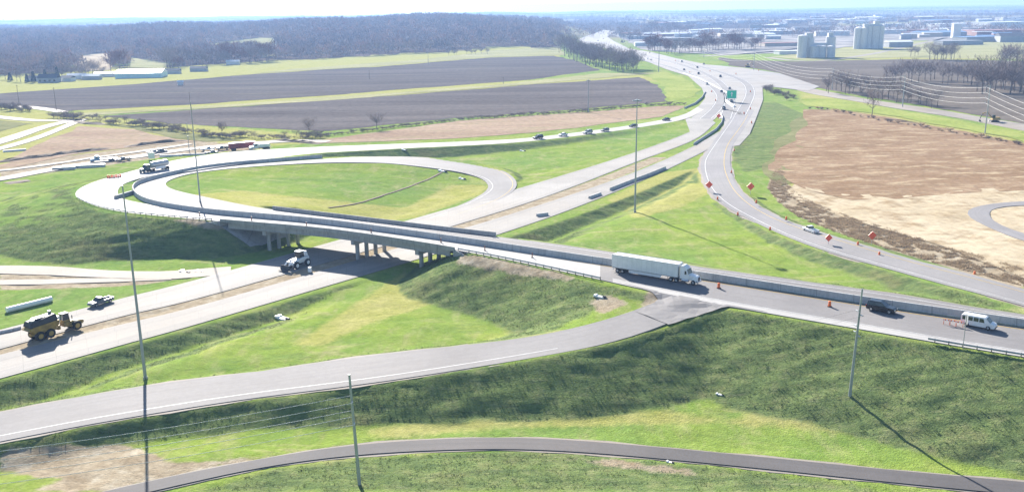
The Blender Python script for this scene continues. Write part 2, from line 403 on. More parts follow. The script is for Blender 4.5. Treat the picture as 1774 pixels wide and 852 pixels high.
def island(x, y, h):
    m = np.where((x > ISLE[:, 0].min()) & (x < ISLE[:, 0].max()) & (y > ISLE[:, 1].min()) & (y < ISLE[:, 1].max()))[0]
    if not len(m): return h
    m = m[pip([tuple(p) for p in ISLE], x[m], y[m])]
    if not len(m): return h
    d = np.hypot(x[m][:, None]-ISLE[None, :, 0], y[m][:, None]-ISLE[None, :, 1])
    w = 1/(d+.3)**3; e = d.min(1)
    z = (w*ISLE_Z[None]).sum(1)/w.sum(1)-.12-np.minimum(e*.05, .8)
    h[m] = np.where(z > h[m], z, h[m]); return h
def _edge(rn, side, pa, pb):
    e = ROADS[rn][side]; f = lambda p: int(np.argmin(((e-np.array(gp(*p))[:2])**2).sum(1)))
    a, b = f(pa), f(pb); k = slice(min(a, b), max(a, b)+1); return e[k], ROADS[rn]['z'][k]
_g1, _z1 = _edge('overpass', 'L', (1185, 515, 6.8), (905, 454, 7.2)); _g2, _z2 = _edge('entrance_ramp', 'L', (1165, 510, 6.4), (790, 600, 2.5))
GORE = np.concatenate([_g1, _g2[::-1]]); GORE_Z = np.concatenate([_z1, _z2[::-1]]); _ga, _gb = _g1[-1], _g2[-1]
def gore(x, y, h):
    m = np.where((x > GORE[:, 0].min()) & (x < GORE[:, 0].max()) & (y > GORE[:, 1].min()) & (y < GORE[:, 1].max()))[0]
    if not len(m): return h
    m = m[pip([tuple(p) for p in GORE], x[m], y[m])]
    if not len(m): return h
    d = np.hypot(x[m][:, None]-GORE[None, :, 0], y[m][:, None]-GORE[None, :, 1]); w = 1/(d+.5)**2.2
    z = (w*GORE_Z[None]).sum(1)/w.sum(1)-.15-np.minimum(d.min(1)*.06, .6)
    c = _gb-_ga; n_ = np.array([-c[1], c[0]])/np.hypot(*c); sd = np.abs((x[m]-_ga[0])*n_[0]+(y[m]-_ga[1])*n_[1])
    f = sstep(0, 30, sd); h[m] = np.maximum(h[m], h[m]*(1-f)+z*f); return h
def height(x, y):
    x = np.asarray(x, float); y = np.asarray(y, float); sh = x.shape; x = x.ravel(); y = y.ravel()
    h = base_height(x, y); cap = np.full(x.shape, 1e9)
    for nm, c, z, hw, s in TERR:
        lo = c.min(0)-55; hi = c.max(0)+55
        m = np.where((x > lo[0]) & (x < hi[0]) & (y > lo[1]) & (y < hi[1]))[0]
        if not len(m): continue
        d, zz, hh, ss = nearest(c, z, hw, s, x[m], y[m])
        sh_w = .8 if nm != 'service_road' else .4
        e = np.maximum(d-hh-sh_w, 0)
        hr = zz-.12-ss*e-.02*np.minimum(e, 2)
        cur = h[m]; k = .5
        # soft maximum
        hm = np.maximum(cur, hr)+.5*np.maximum(k-np.abs(cur-hr), 0)**2/(2*k)
        h[m] = hm
        cp = np.where(d < hh+sh_w, zz-.12, zz-.12+.33*(d-hh-sh_w))
        cap[m] = np.minimum(cap[m], cp)
    h = island(x, y, h)
    h = gore(x, y, h)
    h = np.minimum(h, cap)
    # clear way under the bridge
    return h.reshape(sh)
def H(x, y): return float(height(np.array([x]), np.array([y]))[0])
def at(px, py, dz=0.):
    z = 0.
    for _ in range(12):
        p = gp(px, py, z); z2 = H(p.x, p.y)
        if abs(z2-z) < .01: break
        z = .5*(z+z2)
    p = gp(px, py, z); return Vector((p.x, p.y, H(p.x, p.y)+dz))
# ------------------------------------------------------------------ ground sheet
def spaced(a, b, step): return list(np.arange(a, b, step))
def grow(start, end, step, k):
    out = []; v = start
    while v < end: out.append(v); v += step; step *= k
    out.append(end); return out
gx = [-v for v in grow(260, 14000, 3, 1.07)][::-1]+spaced(-259, 260, 1.)+grow(260, 14000, 3, 1.07)
gy = [-400, -100, 0, 40, 70, 85]+spaced(95, 430, 1.)+grow(430, 14000, 3, 1.035)
GX, GY = np.meshgrid(np.array(gx), np.array(gy)); GZ = height(GX, GY)
# little lumps on the open ground
def vnoise(x, y, s, seed):
    r = np.random.default_rng(seed); T = r.random((256, 256)); xi = np.floor(x/s).astype(int); yi = np.floor(y/s).astype(int)
    fx = x/s-xi; fy = y/s-yi; fx = fx*fx*(3-2*fx); fy = fy*fy*(3-2*fy); g = lambda a, b: T[a % 256, b % 256]
    return (g(xi, yi)*(1-fx)+g(xi+1, yi)*fx)*(1-fy)+(g(xi, yi+1)*(1-fx)+g(xi+1, yi+1)*fx)*fy
onroad = np.zeros(GX.shape, bool)
for nm, c, z, hw, s in TERR:
    near = (GX > c[:, 0].min()-20) & (GX < c[:, 0].max()+20) & (GY > c[:, 1].min()-20) & (GY < c[:, 1].max()+20)
    idx = np.where(near)
    d, zz, hh, ss = nearest(c, z, hw, s, GX[idx], GY[idx]); onroad[idx] |= d < hh+1.6
GZ = GZ+np.where(onroad, 0, 1)*(GY < 430)*((vnoise(GX, GY, 3.2, 1)-.5)*.22+(vnoise(GX, GY, 9, 2)-.5)*.3-.05)
_st = np.hypot(np.gradient(GZ, axis=1)/np.gradient(GX, axis=1), np.gradient(GZ, axis=0)/np.gradient(GY, axis=0))
GZ0 = GZ.copy(); _w = sstep(.13, .24, _st)*(GY < 360)*(~onroad)*(~pip([tuple(p) for p in ISLE], GX, GY))
_xr = GX+.25*GY
GZ = GZ+_w*((vnoise(_xr/2.6, GY, 1.25, 61)-.5)*.34+(vnoise(_xr/3.5, GY-.15*GX, 2.6, 62)-.5)*.35)
gyd, gxd = np.gradient(GZ0); dx = np.gradient(GX, axis=1); dy = np.gradient(GY, axis=0)
steep = np.hypot(gxd/dx, gyd/dy)
PX, PY = project(GX, GY, GZ)
ahead = GY > 60
def zone(*polys):
    m = np.zeros(GX.shape, bool)
    for p in polys: m |= pip(p, PX, PY)
    return (m & ahead).astype(float)
def blur(a, it):
    for _ in range(it):
        p = np.pad(a, 1, mode='edge'); a = (p[:-2, 1:-1]+p[2:, 1:-1]+p[1:-1, :-2]+p[1:-1, 2:]+4*p[1:-1, 1:-1])/8
    return a
weed = sstep(.13, .24, steep)*(GY < 480)*(~pip([tuple(p) for p in ISLE], GX, GY))
weed = np.maximum(weed, zone([(340,852),(470,812),(640,790),(900,780),(1062,790),(1400,826),(1560,852)])*.8)
weed = np.maximum(weed, zone([(1275,185),(1340,175),(1400,200),(1385,235),(1330,290),(1290,300),(1268,270)])*.7)
BANKZ = [(1338,300),(1352,285),(1362,318),(1400,348),(1480,378),(1560,402),(1650,430),(1774,466),(1774,505),(1640,462),(1540,432),(1450,402),(1390,378),(1350,352),(1330,325)]
dirt = zone(BANKZ, [(0,780),(90,770),(230,772),(300,800),(420,795),(560,775),(630,765),(610,772),(450,797),(330,818),(250,836),(190,852),(40,852),(110,830),(0,815)],
            [(1385,230),(1410,195),(1400,235),(1375,280),(1352,292),(1345,300),(1338,320),(1330,300),(1350,262)],
            [(1120,505),(1150,498),(1160,508),(1130,530),(1110,535)], [(0,472),(300,478),(390,470),(330,481),(240,494),(150,498),(0,503)],
            [(960,792),(1080,797),(1180,811),(1240,826),(1140,818),(1040,804)], [(1020,520),(1060,512),(1090,525),(1040,545)], [(330,378),(400,390),(375,400),(300,382)],
            [(800,440),(860,448),(1000,480),(990,488),(860,470),(790,455)], [(0,285),(200,260),(330,243),(480,256),(300,270),(190,286),(80,300),(0,312)])
md = ROADS['far_carriageway']['R'], ROADS['near_carriageway']['L']
med = np.concatenate([gpts[None] for gpts in [(md[0][:min(len(md[0]), len(md[1]))]+md[1][:min(len(md[0]), len(md[1]))])/2]])[0]
idx = np.where((GY < 440) & (GY > 60) & (np.abs(GX) < 250))
dmed, _, _, _ = nearest(med, med[:, 0]*0, med[:, 0]*0, med[:, 0]*0, GX[idx], GY[idx])
mm = np.zeros(GX.shape); mm[idx] = (dmed < 3.2); mm *= (GY < 400)
dirt = np.maximum(dirt, mm)
dry = zone([(1300,706),(1500,715),(1774,752),(1774,800),(1600,770),(1400,745),(1250,735)], [(640,740),(900,708),(1150,708),(1300,735),(900,740),(640,762)],
           [(1050,345),(1140,300),(1215,290),(1230,335),(1180,360),(1100,380)], [(700,470),(760,525),(640,560),(560,600),(500,600)], [(780,320),(846,320),(840,335),(720,378),(600,390),(500,370),(300,340),(420,330),(700,360)])*.8
dry = np.maximum(dry, zone([(-50,120),(300,112),(700,90),(970,76),(970,102),(450,131),(220,151),(0,166),(-50,170)], [(-50,176),(110,196),(560,236),(600,244),(330,262),(160,285),(0,305),(-50,305)], [(1345,285),(1400,190),(1500,205),(1774,250),(1774,480),(1560,405),(1400,350),(1362,320)], [(150,185),(1140,126),(1140,140),(150,200)], [(300,135),(970,80),(970,102),(400,135)], [(1440,72),(1774,72),(1774,104),(1440,106)], [(1385,160),(1460,172),(1774,232),(1774,256),(1500,200),(1390,180)]))
weed, dirt, dry = blur(weed, 2), blur(dirt, 2), blur(dry, 4)
CLEAR = [[(95,101),(185,93),(202,105),(190,122),(150,124),(125,112)], [(228,100),(292,112),(280,120),(225,118)], [(345,79),(450,66),(478,68),(478,98),(380,92)]]
def keep_main(px, py, x, y):
    low = np.interp(px, [-100, 0, 100, 180, 300, 450, 560, 700, 800, 850, 900, 965], [136, 130, 126, 120, 117, 106, 102, 93, 89, 82, 81, 86])
    k = (px < 968+10*np.sin(y*.01)) & (py < low)
    for c in CLEAR: k &= ~pip(c, px, py)
    return k
floor_ = (keep_main(PX, PY, GX, GY) & (GY > 1000) & (GY < 5200)).astype(float)
ny, nx = GX.shape
ii = np.arange(ny*nx).reshape(ny, nx)
gq = np.stack([ii[:-1, :-1], ii[:-1, 1:], ii[1:, 1:], ii[1:, :-1]], -1).reshape(-1, 4)
t = NT('ground_cover')
at_ = t.n('ShaderNodeAttribute', attribute_name='zone'); sp = t.n('ShaderNodeSeparateColor'); t.l(at_.outputs[0], sp.inputs[0])
big, midn, sml = t.noise(.012, 5, .6), t.noise(.09, 6, .65), t.noise(.9, 5, .7)
lawn = t.ramp(midn, [(.3, (.15, .225, .045)), (.52, (.205, .27, .055)), (.72, (.265, .295, .085))])
lawn = t.mix(t.ramp(big, [(.42, 0), (.62, .7)]), lawn, (.13, .22, .065))
lawn = t.mix(t.ramp(t.noise(.25, 6, .7, stretch=(1, .35, 1)), [(.5, 0), (.7, .6)]), lawn, (.32, .30, .15))
lawn = t.mix(t.ramp(t.noise(.11, 6, .7, stretch=(.35, 1.5, 1, R(12))), [(.52, 0), (.68, .55)]), lawn, (.125, .19, .06))
lawn = t.mix(t.ramp(t.noise(.05, 6, .7, stretch=(.5, 1.6, 1, R(-15)), dist=1.5), [(.55, 0), (.66, .55)]), lawn, (.35, .31, .17))
wd = t.ramp(t.noise(.35, 6, .7), [(.3, (.105, .15, .06)), (.5, (.15, .195, .072)), (.68, (.215, .23, .105))])
wd = t.mix(t.ramp(t.noise(.5, 6, .7, stretch=(.22, 1.3, 1.6, R(-8))), [(.45, 0), (.62, .75)]), wd, (.075, .11, .05))
wd = t.mix(t.ramp(t.noise(.6, 6, .7, stretch=(.2, 1.2, 1.6, R(-8))), [(.58, 0), (.7, .7)]), wd, (.25, .25, .135))
wd = t.mix(t.ramp(t.noise(.06, 5, .65), [(.55, 0), (.75, .6)]), wd, (.20, .16, .085))
def soft(sock, w=.3):  # break the zone edge up with noise
    return t.ramp(t.math('ADD', sock, t.math('MULTIPLY', t.math('SUBTRACT', t.noise(.45, 6, .7), .5), 1.1)), [(.5-w/2, 0), (.5+w/2, 1)])
col = t.mix(soft(sp.outputs[2], .5), lawn, t.ramp(midn, [(.3, (.27, .28, .075)), (.7, (.34, .32, .13))]))
col = t.mix(soft(sp.outputs[0], .5), col, wd)
col = t.mix(soft(sp.outputs[1], .4), col, t.ramp(t.noise(.3, 7, .7), [(.3, (.23, .18, .12)), (.55, (.34, .285, .205)), (.75, (.46, .42, .34))]))
# open country far away: woods and fields
far = t.n('ShaderNodeSeparateXYZ'); t.l(t.P(), far.inputs[0])
farm = t.ramp(t.noise(.0016, 3, .5, stretch=(1, .35, 1)), [(.42, (.075, .06, .05)), (.5, (.10, .085, .065)), (.53, (.25, .22, .14)), (.62, (.20, .22, .09)), (.68, (.30, .26, .19))])
fm = t.n('ShaderNodeMapRange'); fm.inputs[1].default_value = 1500; fm.inputs[2].default_value = 2200; t.l(far.outputs[1], fm.inputs[0])
col = t.mix(fm.outputs[0], col, farm)
col = t.mix(at_.outputs['Alpha'], col, t.ramp(t.noise(.02, 4), [(.3, (.075, .06, .052)), (.7, (.12, .095, .075))]))
col = t.mix(.55, col, t.ramp(sml, [(.25, .3), (.75, .72)]), 'OVERLAY')
t.bump(t.math('ADD', t.noise(.8, 6, .75), t.noise(3., 3, .7)), .55, .35)
M['ground'] = t.done(col, 1., 0.)
g = np_mesh('ground', np.stack([GX, GY, GZ], -1).reshape(-1, 3), gq, M['ground']); tag(g, 'green grassed ground with dirt patches around the interchange', kind='structure')
ca = g.data.color_attributes.new('zone', 'FLOAT_COLOR', 'POINT')
ca.data.foreach_set('color', np.stack([weed, dirt, dry, floor_], -1).astype(np.float32).ravel())
g.data.polygons.foreach_set('use_smooth', np.ones(len(g.data.polygons), bool))
def GH(x, y):
    """height of the built ground sheet"""
    i = min(max(np.searchsorted(gx, x)-1, 0), nx-2); j = min(max(np.searchsorted(gy, y)-1, 0), ny-2)
    fx = (x-gx[i])/(gx[i+1]-gx[i]); fy = (y-gy[j])/(gy[j+1]-gy[j])
    return float((GZ[j, i]*(1-fx)+GZ[j, i+1]*fx)*(1-fy)+(GZ[j+1, i]*(1-fx)+GZ[j+1, i+1]*fx)*fy)
def on_ground(px, py):
    z = 0.
    for _ in range(14):
        p = gp(px, py, z); z2 = GH(p.x, p.y)
        if abs(z2-z) < .005: break
        z += .6*(z2-z)
    p = gp(px, py, z); return Vector((p.x, p.y, GH(p.x, p.y)))

# ------------------------------------------------------------------ pavements
def ribbon(name, L, Rr, z, mat, dz=0., skirt=.35, nx_=5, kind='structure', label=None, t0=0., t1=1.):
    n = len(L); vs = []; uv = []; qs = []
    dist = np.concatenate([[0], np.cumsum(np.linalg.norm(np.diff((L+Rr)/2, axis=0), axis=1))])
    w = np.linalg.norm(Rr-L, axis=1)
    cols = [(t0+(t1-t0)*k/(nx_-1), 0) for k in range(nx_)]
    if skirt: cols = [(t0, -skirt)]+cols+[(t1, -skirt)]
    m = len(cols)
    for i in range(n):
        for tt, d in cols:
            p = L[i]+(Rr[i]-L[i])*tt; vs.append((p[0], p[1], z[i]+dz+d)); uv.append((dist[i], (tt-.5)*w[i]))
    for i in range(n-1):
        for k in range(m-1): qs.append((i*m+k, (i+1)*m+k, (i+1)*m+k+1, i*m+k+1))
    o = np_mesh(name, vs, qs, mat)
    # make the surface face up
    if o.data.polygons[1].normal.z < 0: o.data.flip_normals()
    lay = o.data.uv_layers.new(name='uv'); li = np.zeros(len(o.data.loops), np.int32); o.data.loops.foreach_get('vertex_index', li)
    lay.data.foreach_set('uv', np.array(uv, np.float32)[li].ravel())
    return tag(o, label, kind=kind)
def rr(name, mat, **k):
    r = ROADS[name]; return ribbon(k.pop('obj', 'road'), r['L'], r['R'], r['z'], mat, **k)
_o = ROADS['overpass']; _k = int(np.argmin(((_o['c']-np.array(gp(1045, 471, 7))[:2])**2).sum(1)))
ribbon('overpass_road', _o['L'][_k:], _o['R'][_k:], _o['z'][_k:], M['deck'], label='pale curving road that crosses the bridge')
ribbon('overpass_road', _o['L'][:_k+1], _o['R'][:_k+1], _o['z'][:_k+1], M['asphalt_light'], label='grey road leading from the bridge to the right')
op0 = ROADS['overpass']
rr('loop', M['asphalt_light'], obj='loop_ramp', label='loop ramp round the grass island', dz=.004)
rr('far_carriageway', M['concrete_road'], obj='highway', label='far carriageway of the new highway under the bridge', dz=.012)
rr('near_carriageway', M['concrete_road'], obj='highway', label='near carriageway of the new highway under the bridge', dz=.016)
rr('slip_road', M['asphalt'], obj='slip_road', label='grey asphalt slip road curving right', dz=.05)
rr('entrance_ramp', M['asphalt_light'], obj='entrance_ramp', label='pale grey ramp in the foreground', dz=.008)
rr('service_road', M['asphalt_dark'], obj='service_road', label='dark asphalt road along the bottom', dz=.1, skirt=.5)
def strip(rname, name, off, wid, mat, dz=.03, a=0, b=None, side='L', dash=None):
    """painted line at a distance from one edge of a road"""
    r = ROADS[rname]; L, Rr, z = r['L'], r['R'], r['z']
    w = np.linalg.norm(Rr-L, axis=1)[:, None]; d = (Rr-L)/w
    p = L+d*off if side == 'L' else Rr-d*off
    s0 = slice(a, b)
    return ribbon(name, (p-d*wid/2)[s0], (p+d*wid/2)[s0], z[s0], mat, dz=dz, skirt=0, nx_=2)
def idx_of(rname, px, py, z, e='c'):
    c = ROADS[rname][e]; q = gp(px, py, z); return int(np.argmin((c[:, 0]-q.x)**2+(c[:, 1]-q.y)**2))
i1039 = idx_of('overpass', 1039, 470, 7)
strip('overpass', 'shoulder', 1.35, 2.7, M['deck'], dz=.012, a=0, b=i1039)
strip('overpass', 'road_marking', 3.0, .16, M['paint_white'], a=0, b=i1039)
strip('overpass', 'road_marking', 1.3, .16, M['paint_yellow'], a=0, b=None, side='R')
strip('slip_road', 'road_marking', 1.9, .18, M['paint_white'], dz=.08, a=8); strip('slip_road', 'road_marking', 2.6, .18, M['paint_yellow'], dz=.08, a=8, side='R')
strip('loop', 'road_marking', 1.6, .16, M['paint_yellow'], dz=.03); strip('loop', 'road_marking', 1.9, .16, M['paint_white'], dz=.03, side='R')
strip('entrance_ramp', 'road_marking', 2.2, .14, M['paint_white'], dz=.03, a=10, side='R')
# pale gravel shoulders
def shoulder(rname, side, wid, mat, z_off=-.09, a=0, b=None):
    r = ROADS[rname]; L, Rr = r['L'], r['R']; w = np.linalg.norm(Rr-L, axis=1)[:, None]; d = (Rr-L)/w
    wv = wid*(1+.35*np.sin(np.arange(len(L))*.7)+.25*np.sin(np.arange(len(L))*1.9+1))[:, None]
    p, q = (L-d*wv, L+d*.05) if side == 'L' else (Rr-d*.05, Rr+d*wv)
    s0 = slice(a, b); return ribbon('shoulder', p[s0], q[s0], r['z'][s0], mat, dz=z_off, skirt=.25, nx_=2)
shoulder('slip_road', 'L', .9, M['gravel_road'], a=6); shoulder('slip_road', 'R', .7, M['gravel_road'], a=6)
shoulder('service_road', 'L', .55, M['gravel_road'], .02); shoulder('service_road', 'R', .5, M['gravel_road'], -.02)
shoulder('entrance_ramp', 'L', .6, M['gravel_road'], a=14); shoulder('entrance_ramp', 'R', .6, M['gravel_road'], a=10)
shoulder('loop', 'R', .5, M['gravel_road'], a=0, b=idx_of('loop', 900, 424, 7.2))
def drape(name, wpoly, mat, step, dz, label=None, hf=None, uvm=False):
    hf = hf or GH; P = [Vector((p[0], p[1])) for p in wpoly]; edge = []
    for i, p in enumerate(P):
        q = P[(i+1) % len(P)]; n = max(1, int((q-p).length/step))
        for k in range(n): edge.append(p+(q-p)*k/n)
    xs = [p.x for p in edge]; ys = [p.y for p in edge]
    X, Y = np.meshgrid(np.arange(min(xs), max(xs), step), np.arange(min(ys), max(ys), step))
    X = X+RNG.uniform(-.2, .2, X.shape)*step; Y = Y+RNG.uniform(-.2, .2, Y.shape)*step
    ins = pip([(p.x, p.y) for p in edge], X, Y)
    pts = edge+[Vector((a, b)) for a, b in zip(X[ins], Y[ins])]
    n = len(edge)
    v, e, f, *_ = delaunay_2d_cdt(pts, [(i, (i+1) % n) for i in range(n)], [], 1, 1e-4)
    me = bpy.data.meshes.new(name); me.from_pydata([(p.x, p.y, hf(p.x, p.y)+dz) for p in v], [], [tuple(q) for q in f])
    if me.polygons and me.polygons[0].normal.z < 0: me.flip_normals()
    lay = me.uv_layers.new(name='uv')
    for lp in me.loops: lay.data[lp.index].uv = me.vertices[lp.vertex_index].co.xy
    return tag(link(name, me, mat), label, kind='structure')
def pxpoly(pts, z=-.35, wob=0.):
    out = [gp(x, y, z) for x, y in pts]
    if not wob: return [(p.x, p.y) for p in out]
    res = []
    for i, p in enumerate(out):
        q = out[(i+1) % len(out)]; d = q-p; dist = (p.length+q.length)/2; st = wob*dist*.03; n = max(1, int(d.length/st)); nv = Vector((-d.y, d.x, 0)).normalized()
        for k in range(n):
            a = p+d*(k/n); o_ = (vnoise(np.array([a.x]), np.array([a.y]), st*2.5, 5)[0]-.5)*dist*.02*wob+(vnoise(np.array([a.x]), np.array([a.y]), st*8, 6)[0]-.5)*dist*.03*wob
            a = a+nv*o_; res.append((a.x, a.y))
    return res
drape('highway_junction', pxpoly([(1186,203),(1206,190),(1222,170),(1216,153),(1192,132),(1156,121),(1116,105),(1062,86),(1008,77),(1002,72),(1020,64),(1045,54),(1066,55),(1052,64),(1064,72),(1089,84),(1130,91),(1170,101),(1224,112),(1290,118),(1350,127),(1420,150),(1400,158),(1340,151),(1321,153),(1322,173),(1310,205),(1299,232),(1281,252),(1266,254),(1256,236),(1254,212),(1247,198),(1240,205),(1218,222),(1198,236)], 0), M['concrete_road'], 25, 0, 'wide pale concrete junction where the roads join', hf=lambda x, y: .035 if y < 900 else max(.035, GH(x, y)+.3))
# apron where the entrance ramp meets the bridge road
_a1, _az1 = _edge('overpass', 'L', (1075, 489, 6.9), (1330, 542, 6.6)); _r1, _rz1 = _edge('entrance_ramp', 'L', (1186, 499, 6.6), (1090, 543, 5.4)); _r2, _rz2 = _edge('entrance_ramp', 'R', (1262, 513, 6.6), (1150, 565, 5.4))
_AP = np.concatenate([_a1, _r1, _r2]); _AZ = np.concatenate([_az1+.012, _rz1+.03, _rz2+.03])
def apron_z(x, y):
    d = np.hypot(_AP[:, 0]-x, _AP[:, 1]-y); w = 1/(d+.3)**5; return float((w*_AZ).sum()/w.sum())
_in = (op0['R']-op0['L'])/np.linalg.norm(op0['R']-op0['L'], axis=1)[:, None]
_la = [gp(px, py, z) for px, py, z in ((1330,541,6.6),(1262,531,6.65),(1222,541,6.3),(1190,551,5.9),(1158,562,5.5),(1101,540,5.45),(1130,527,5.95),(1140,517,6.3),(1128,507,6.6),(1075,490,6.9))]
ap_ = [(p.x, p.y) for p in _la]+[tuple(p) for p in (op0['L']+_in*.9)[idx_of('overpass', 1330, 542, 6.6, 'L'):idx_of('overpass', 1075, 489, 6.9, 'L')+1]][::-1]
drape('apron', ap_, M['asphalt_light'], 1.5, .02, 'pale apron where the foreground ramp meets the bridge road', hf=apron_z)
# side road by the power line, dirt roads, farm tracks
def track(pts, width, mat, name, label, z=-.35, dz=.25, step=8, hf=None):
    w = [gp(x, y, z) for x, y in pts]; arr = catmull([(p.x, p.y) for p in w], step); arr = smooth1(arr, 3)
    d = np.gradient(arr, axis=0); d /= np.linalg.norm(d, axis=1)[:, None]; nrm = np.stack([-d[:, 1], d[:, 0]], 1)
    wd_ = width*(1+.12*np.sin(np.arange(len(arr))*.9))[:, None]/2
    zz = np.array([max(GH(*p) for p in (a, a+n_*width*.5, a-n_*width*.5)) for a, n_ in zip(arr, nrm)])
    return ribbon(name, arr+nrm*wd_, arr-nrm*wd_, zz, mat, dz=dz, skirt=.4, label=label)
track([(1335,139),(1414,160),(1515,178),(1649,199),(1774,221),(1850,235)], 17, M['gravel_road'], 'side_road', 'pale side road running beside the power line', step=15)
track([(-20,467),(60,468),(140,472),(225,477),(310,478),(400,470)], 7, M['gravel_road'], 'dirt_road', 'pale dirt track joining the highway at the left', step=5, dz=.12)
track([(-20,489),(80,488),(170,486),(300,481)], 4, M['gravel_road'], 'dirt_road', 'lower rut of the dirt track at the left', step=5, dz=.09)
track([(-30,255),(20,240),(70,222),(110,211),(140,207)], 9, M['gravel_road'], 'farm_road', 'pale farm road at the far left', step=15)
track([(-30,266),(40,248),(95,228),(125,214),(142,208)], 6, M['gravel_road'], 'farm_road', 'second pale farm road at the far left', step=15)
track([(-30,200),(40,208),(95,213),(140,207)], 8, M['gravel_road'], 'farm_road', 'farm road meeting the track at the far left', step=15)
track([(-20,182),(50,185),(110,195)], 9, M['gravel_road'], 'farm_road', 'pale farm lane below the ploughed field', step=20)
track([(-20,314),(60,300),(150,284),(250,270),(330,258),(420,250),(520,243),(570,246)], 8, M['gravel_road'], 'haul_road', 'gravel haul road along the parked trucks', step=8)
track([(-20,298),(60,289),(160,274),(250,262),(330,250)], 4, M['gravel_road'], 'haul_road', 'second gravel haul road behind the parked trucks', step=8)
track([(1850,350),(1774,353),(1725,356),(1697,363),(1692,372),(1704,385),(1738,399),(1774,413),(1830,430)], 5.5, M['asphalt'], 'access_road', 'small asphalt bend at the right edge', step=4, dz=.3)
track([(768,296),(715,315),(660,335),(612,352),(570,367)], .8, M['soil'], 'drain_line', 'dark diagonal drain line across the grass inside the loop', z=2., step=3, dz=.1)
track([(1330,100),(1400,108),(1500,96),(1585,78),(1640,66)], 9, M['gravel_road'], 'farm_road', 'pale lane leading to the grain silos', step=30)
track([(1215,98),(1300,94),(1345,90),(1400,82)], 12, M['gravel_road'], 'farm_road', 'pale lane in front of the town', step=40)
# darker running lanes and lane lines across the junction
def flat_line(pts, w, mat, name, label=None, dz=.06): 
    arr = smooth1(catmull([(gp(x, y, 0).x, gp(x, y, 0).y) for x, y in pts], 12), 4); d = np.gradient(arr, axis=0); d /= np.linalg.norm(d, axis=1)[:, None]; nv = np.stack([-d[:, 1], d[:, 0]], 1)
    zz = np.array([0. if a[1] < 900 else max(0., GH(*a)+.27) for a in arr]); return ribbon(name, arr+nv*w/2, arr-nv*w/2, zz, mat, dz=dz, skirt=0, nx_=3, label=label)
J1 = [(1222,206),(1240,190),(1250,168),(1232,148),(1198,130),(1152,114),(1100,100),(1052,84)]; J2 = [(1256,206),(1262,188),(1264,168),(1250,146),(1222,128),(1176,111),(1120,97),(1064,80)]
J3 = [(1282,200),(1294,178),(1300,160),(1292,144),(1262,130),(1222,118),(1170,105)]; J4 = [(1316,165),(1330,150),(1345,142),(1300,128),(1250,117)]
for jp, w_, l_ in ((J1, 7.5, 'grey running lane on the field side of the junction'), (J2, 7.5, 'grey running lane through the middle of the junction'), (J3, 7.5, 'grey running lane on the hillside side of the junction')): flat_line(jp, w_, M['asphalt_light'], 'traffic_lane', l_)
for jp in (J1, J2, J3):
    for sh_ in (-1, 1): flat_line([(x+sh_*3.6*1.6*(y-20)/180*1.6, y) for x, y in jp], .22, M['paint_white'], 'road_marking', dz=.075)
for px0, py0, px1, py1 in ((225,528,1100,273), ): pass
for rn in ('far_carriageway', 'near_carriageway'):
    strip(rn, 'traffic_lane', 2.2, 3.4, M['lane_concrete'], dz=.03); strip(rn, 'traffic_lane', 2.4, 3.3, M['lane_concrete'], dz=.031, side='R')
# fields
FM = {}
FM['plough'] = two_tone('ploughed_field', (.08, .07, .066), (.14, .124, .115), .012, .95, stretch=(.35, 3.0, 1, R(8)), spec=0, fine=.25)
FM['plough2'] = two_tone('ploughed_field_dark', (.072, .064, .063), (.12, .107, .102), .01, .95, stretch=(.3, 3.5, 1, R(8)), spec=0, fine=.25, c=(.135, .122, .098))
FM['stubble'] = two_tone('stubble_field', (.18, .118, .07), (.245, .172, .112), .045, .95, stretch=(.5, 1.2, 1), spec=0, fine=.5, c=(.35, .28, .185))
FM['tan'] = two_tone('bare_tan_soil', (.335, .275, .185), (.43, .365, .265), .03, .95, spec=0, fine=.4, c=(.24, .18, .11))
FM['pink'] = two_tone('bare_pink_soil', (.24, .175, .125), (.32, .245, .18), .02, .95, stretch=(.4, 2, 1), spec=0, fine=.3, c=(.25, .21, .13))
FM['pale'] = two_tone('pale_grass', (.22, .22, .10), (.31, .295, .165), .02, .95, stretch=(.4, 2, 1), spec=0, fine=.3)
FM['meadow'] = two_tone('olive_meadow', (.125, .135, .06), (.20, .195, .095), .03, .95, stretch=(.4, 2, 1), spec=0, fine=.3)
FM['grey'] = two_tone('grey_field', (.10, .085, .07), (.15, .13, .11), .012, .95, stretch=(.35, 2.5, 1), spec=0, fine=.3)
FM['lime'] = two_tone('lime_grass', (.17, .22, .05), (.27, .29, .09), .03, .95, spec=0, fine=.4)
FM['concrete_yard'] = two_tone('pale_yard', (.13, .125, .12), (.34, .32, .30), .02, .9, spec=0, fine=.3)
def field(pts, mat, label, step=25, dz=.12, z=-.35, name='field', wob=.22): return drape(name, pxpoly(pts, z, wob), FM[mat], step, dz, label)
field([(-60,170),(0,163),(100,155),(220,147),(450,128),(640,117),(850,100),(965,97),(1005,108),(1040,122),(900,140),(600,163),(330,182),(115,193),(0,180),(-60,178)], 'plough2', 'upper dark ploughed field')
field([(112,197),(330,186),(600,167),(900,144),(1040,127),(1140,127),(1060,134),(900,148),(640,169),(400,186),(150,201)], 'pale', 'pale grass strip between the dark fields', dz=.2)
field([(180,201),(400,186),(640,169),(900,149),(1108,134),(1140,150),(1155,176),(1000,190),(800,204),(640,220),(560,228),(430,222),(300,215)], 'plough', 'lower dark ploughed field')
field([(330,139),(520,119),(700,106),(850,90),(975,84),(975,96),(850,99),(640,116),(450,127)], 'pale', 'pale grass strip below the wood', step=40, dz=.2)
field([(545,248),(590,238),(800,209),(1000,195),(1150,184),(1190,184),(1140,203),(1000,222),(900,232),(800,240),(640,246)], 'pink', 'reddish bare strip beside the far road', step=12)
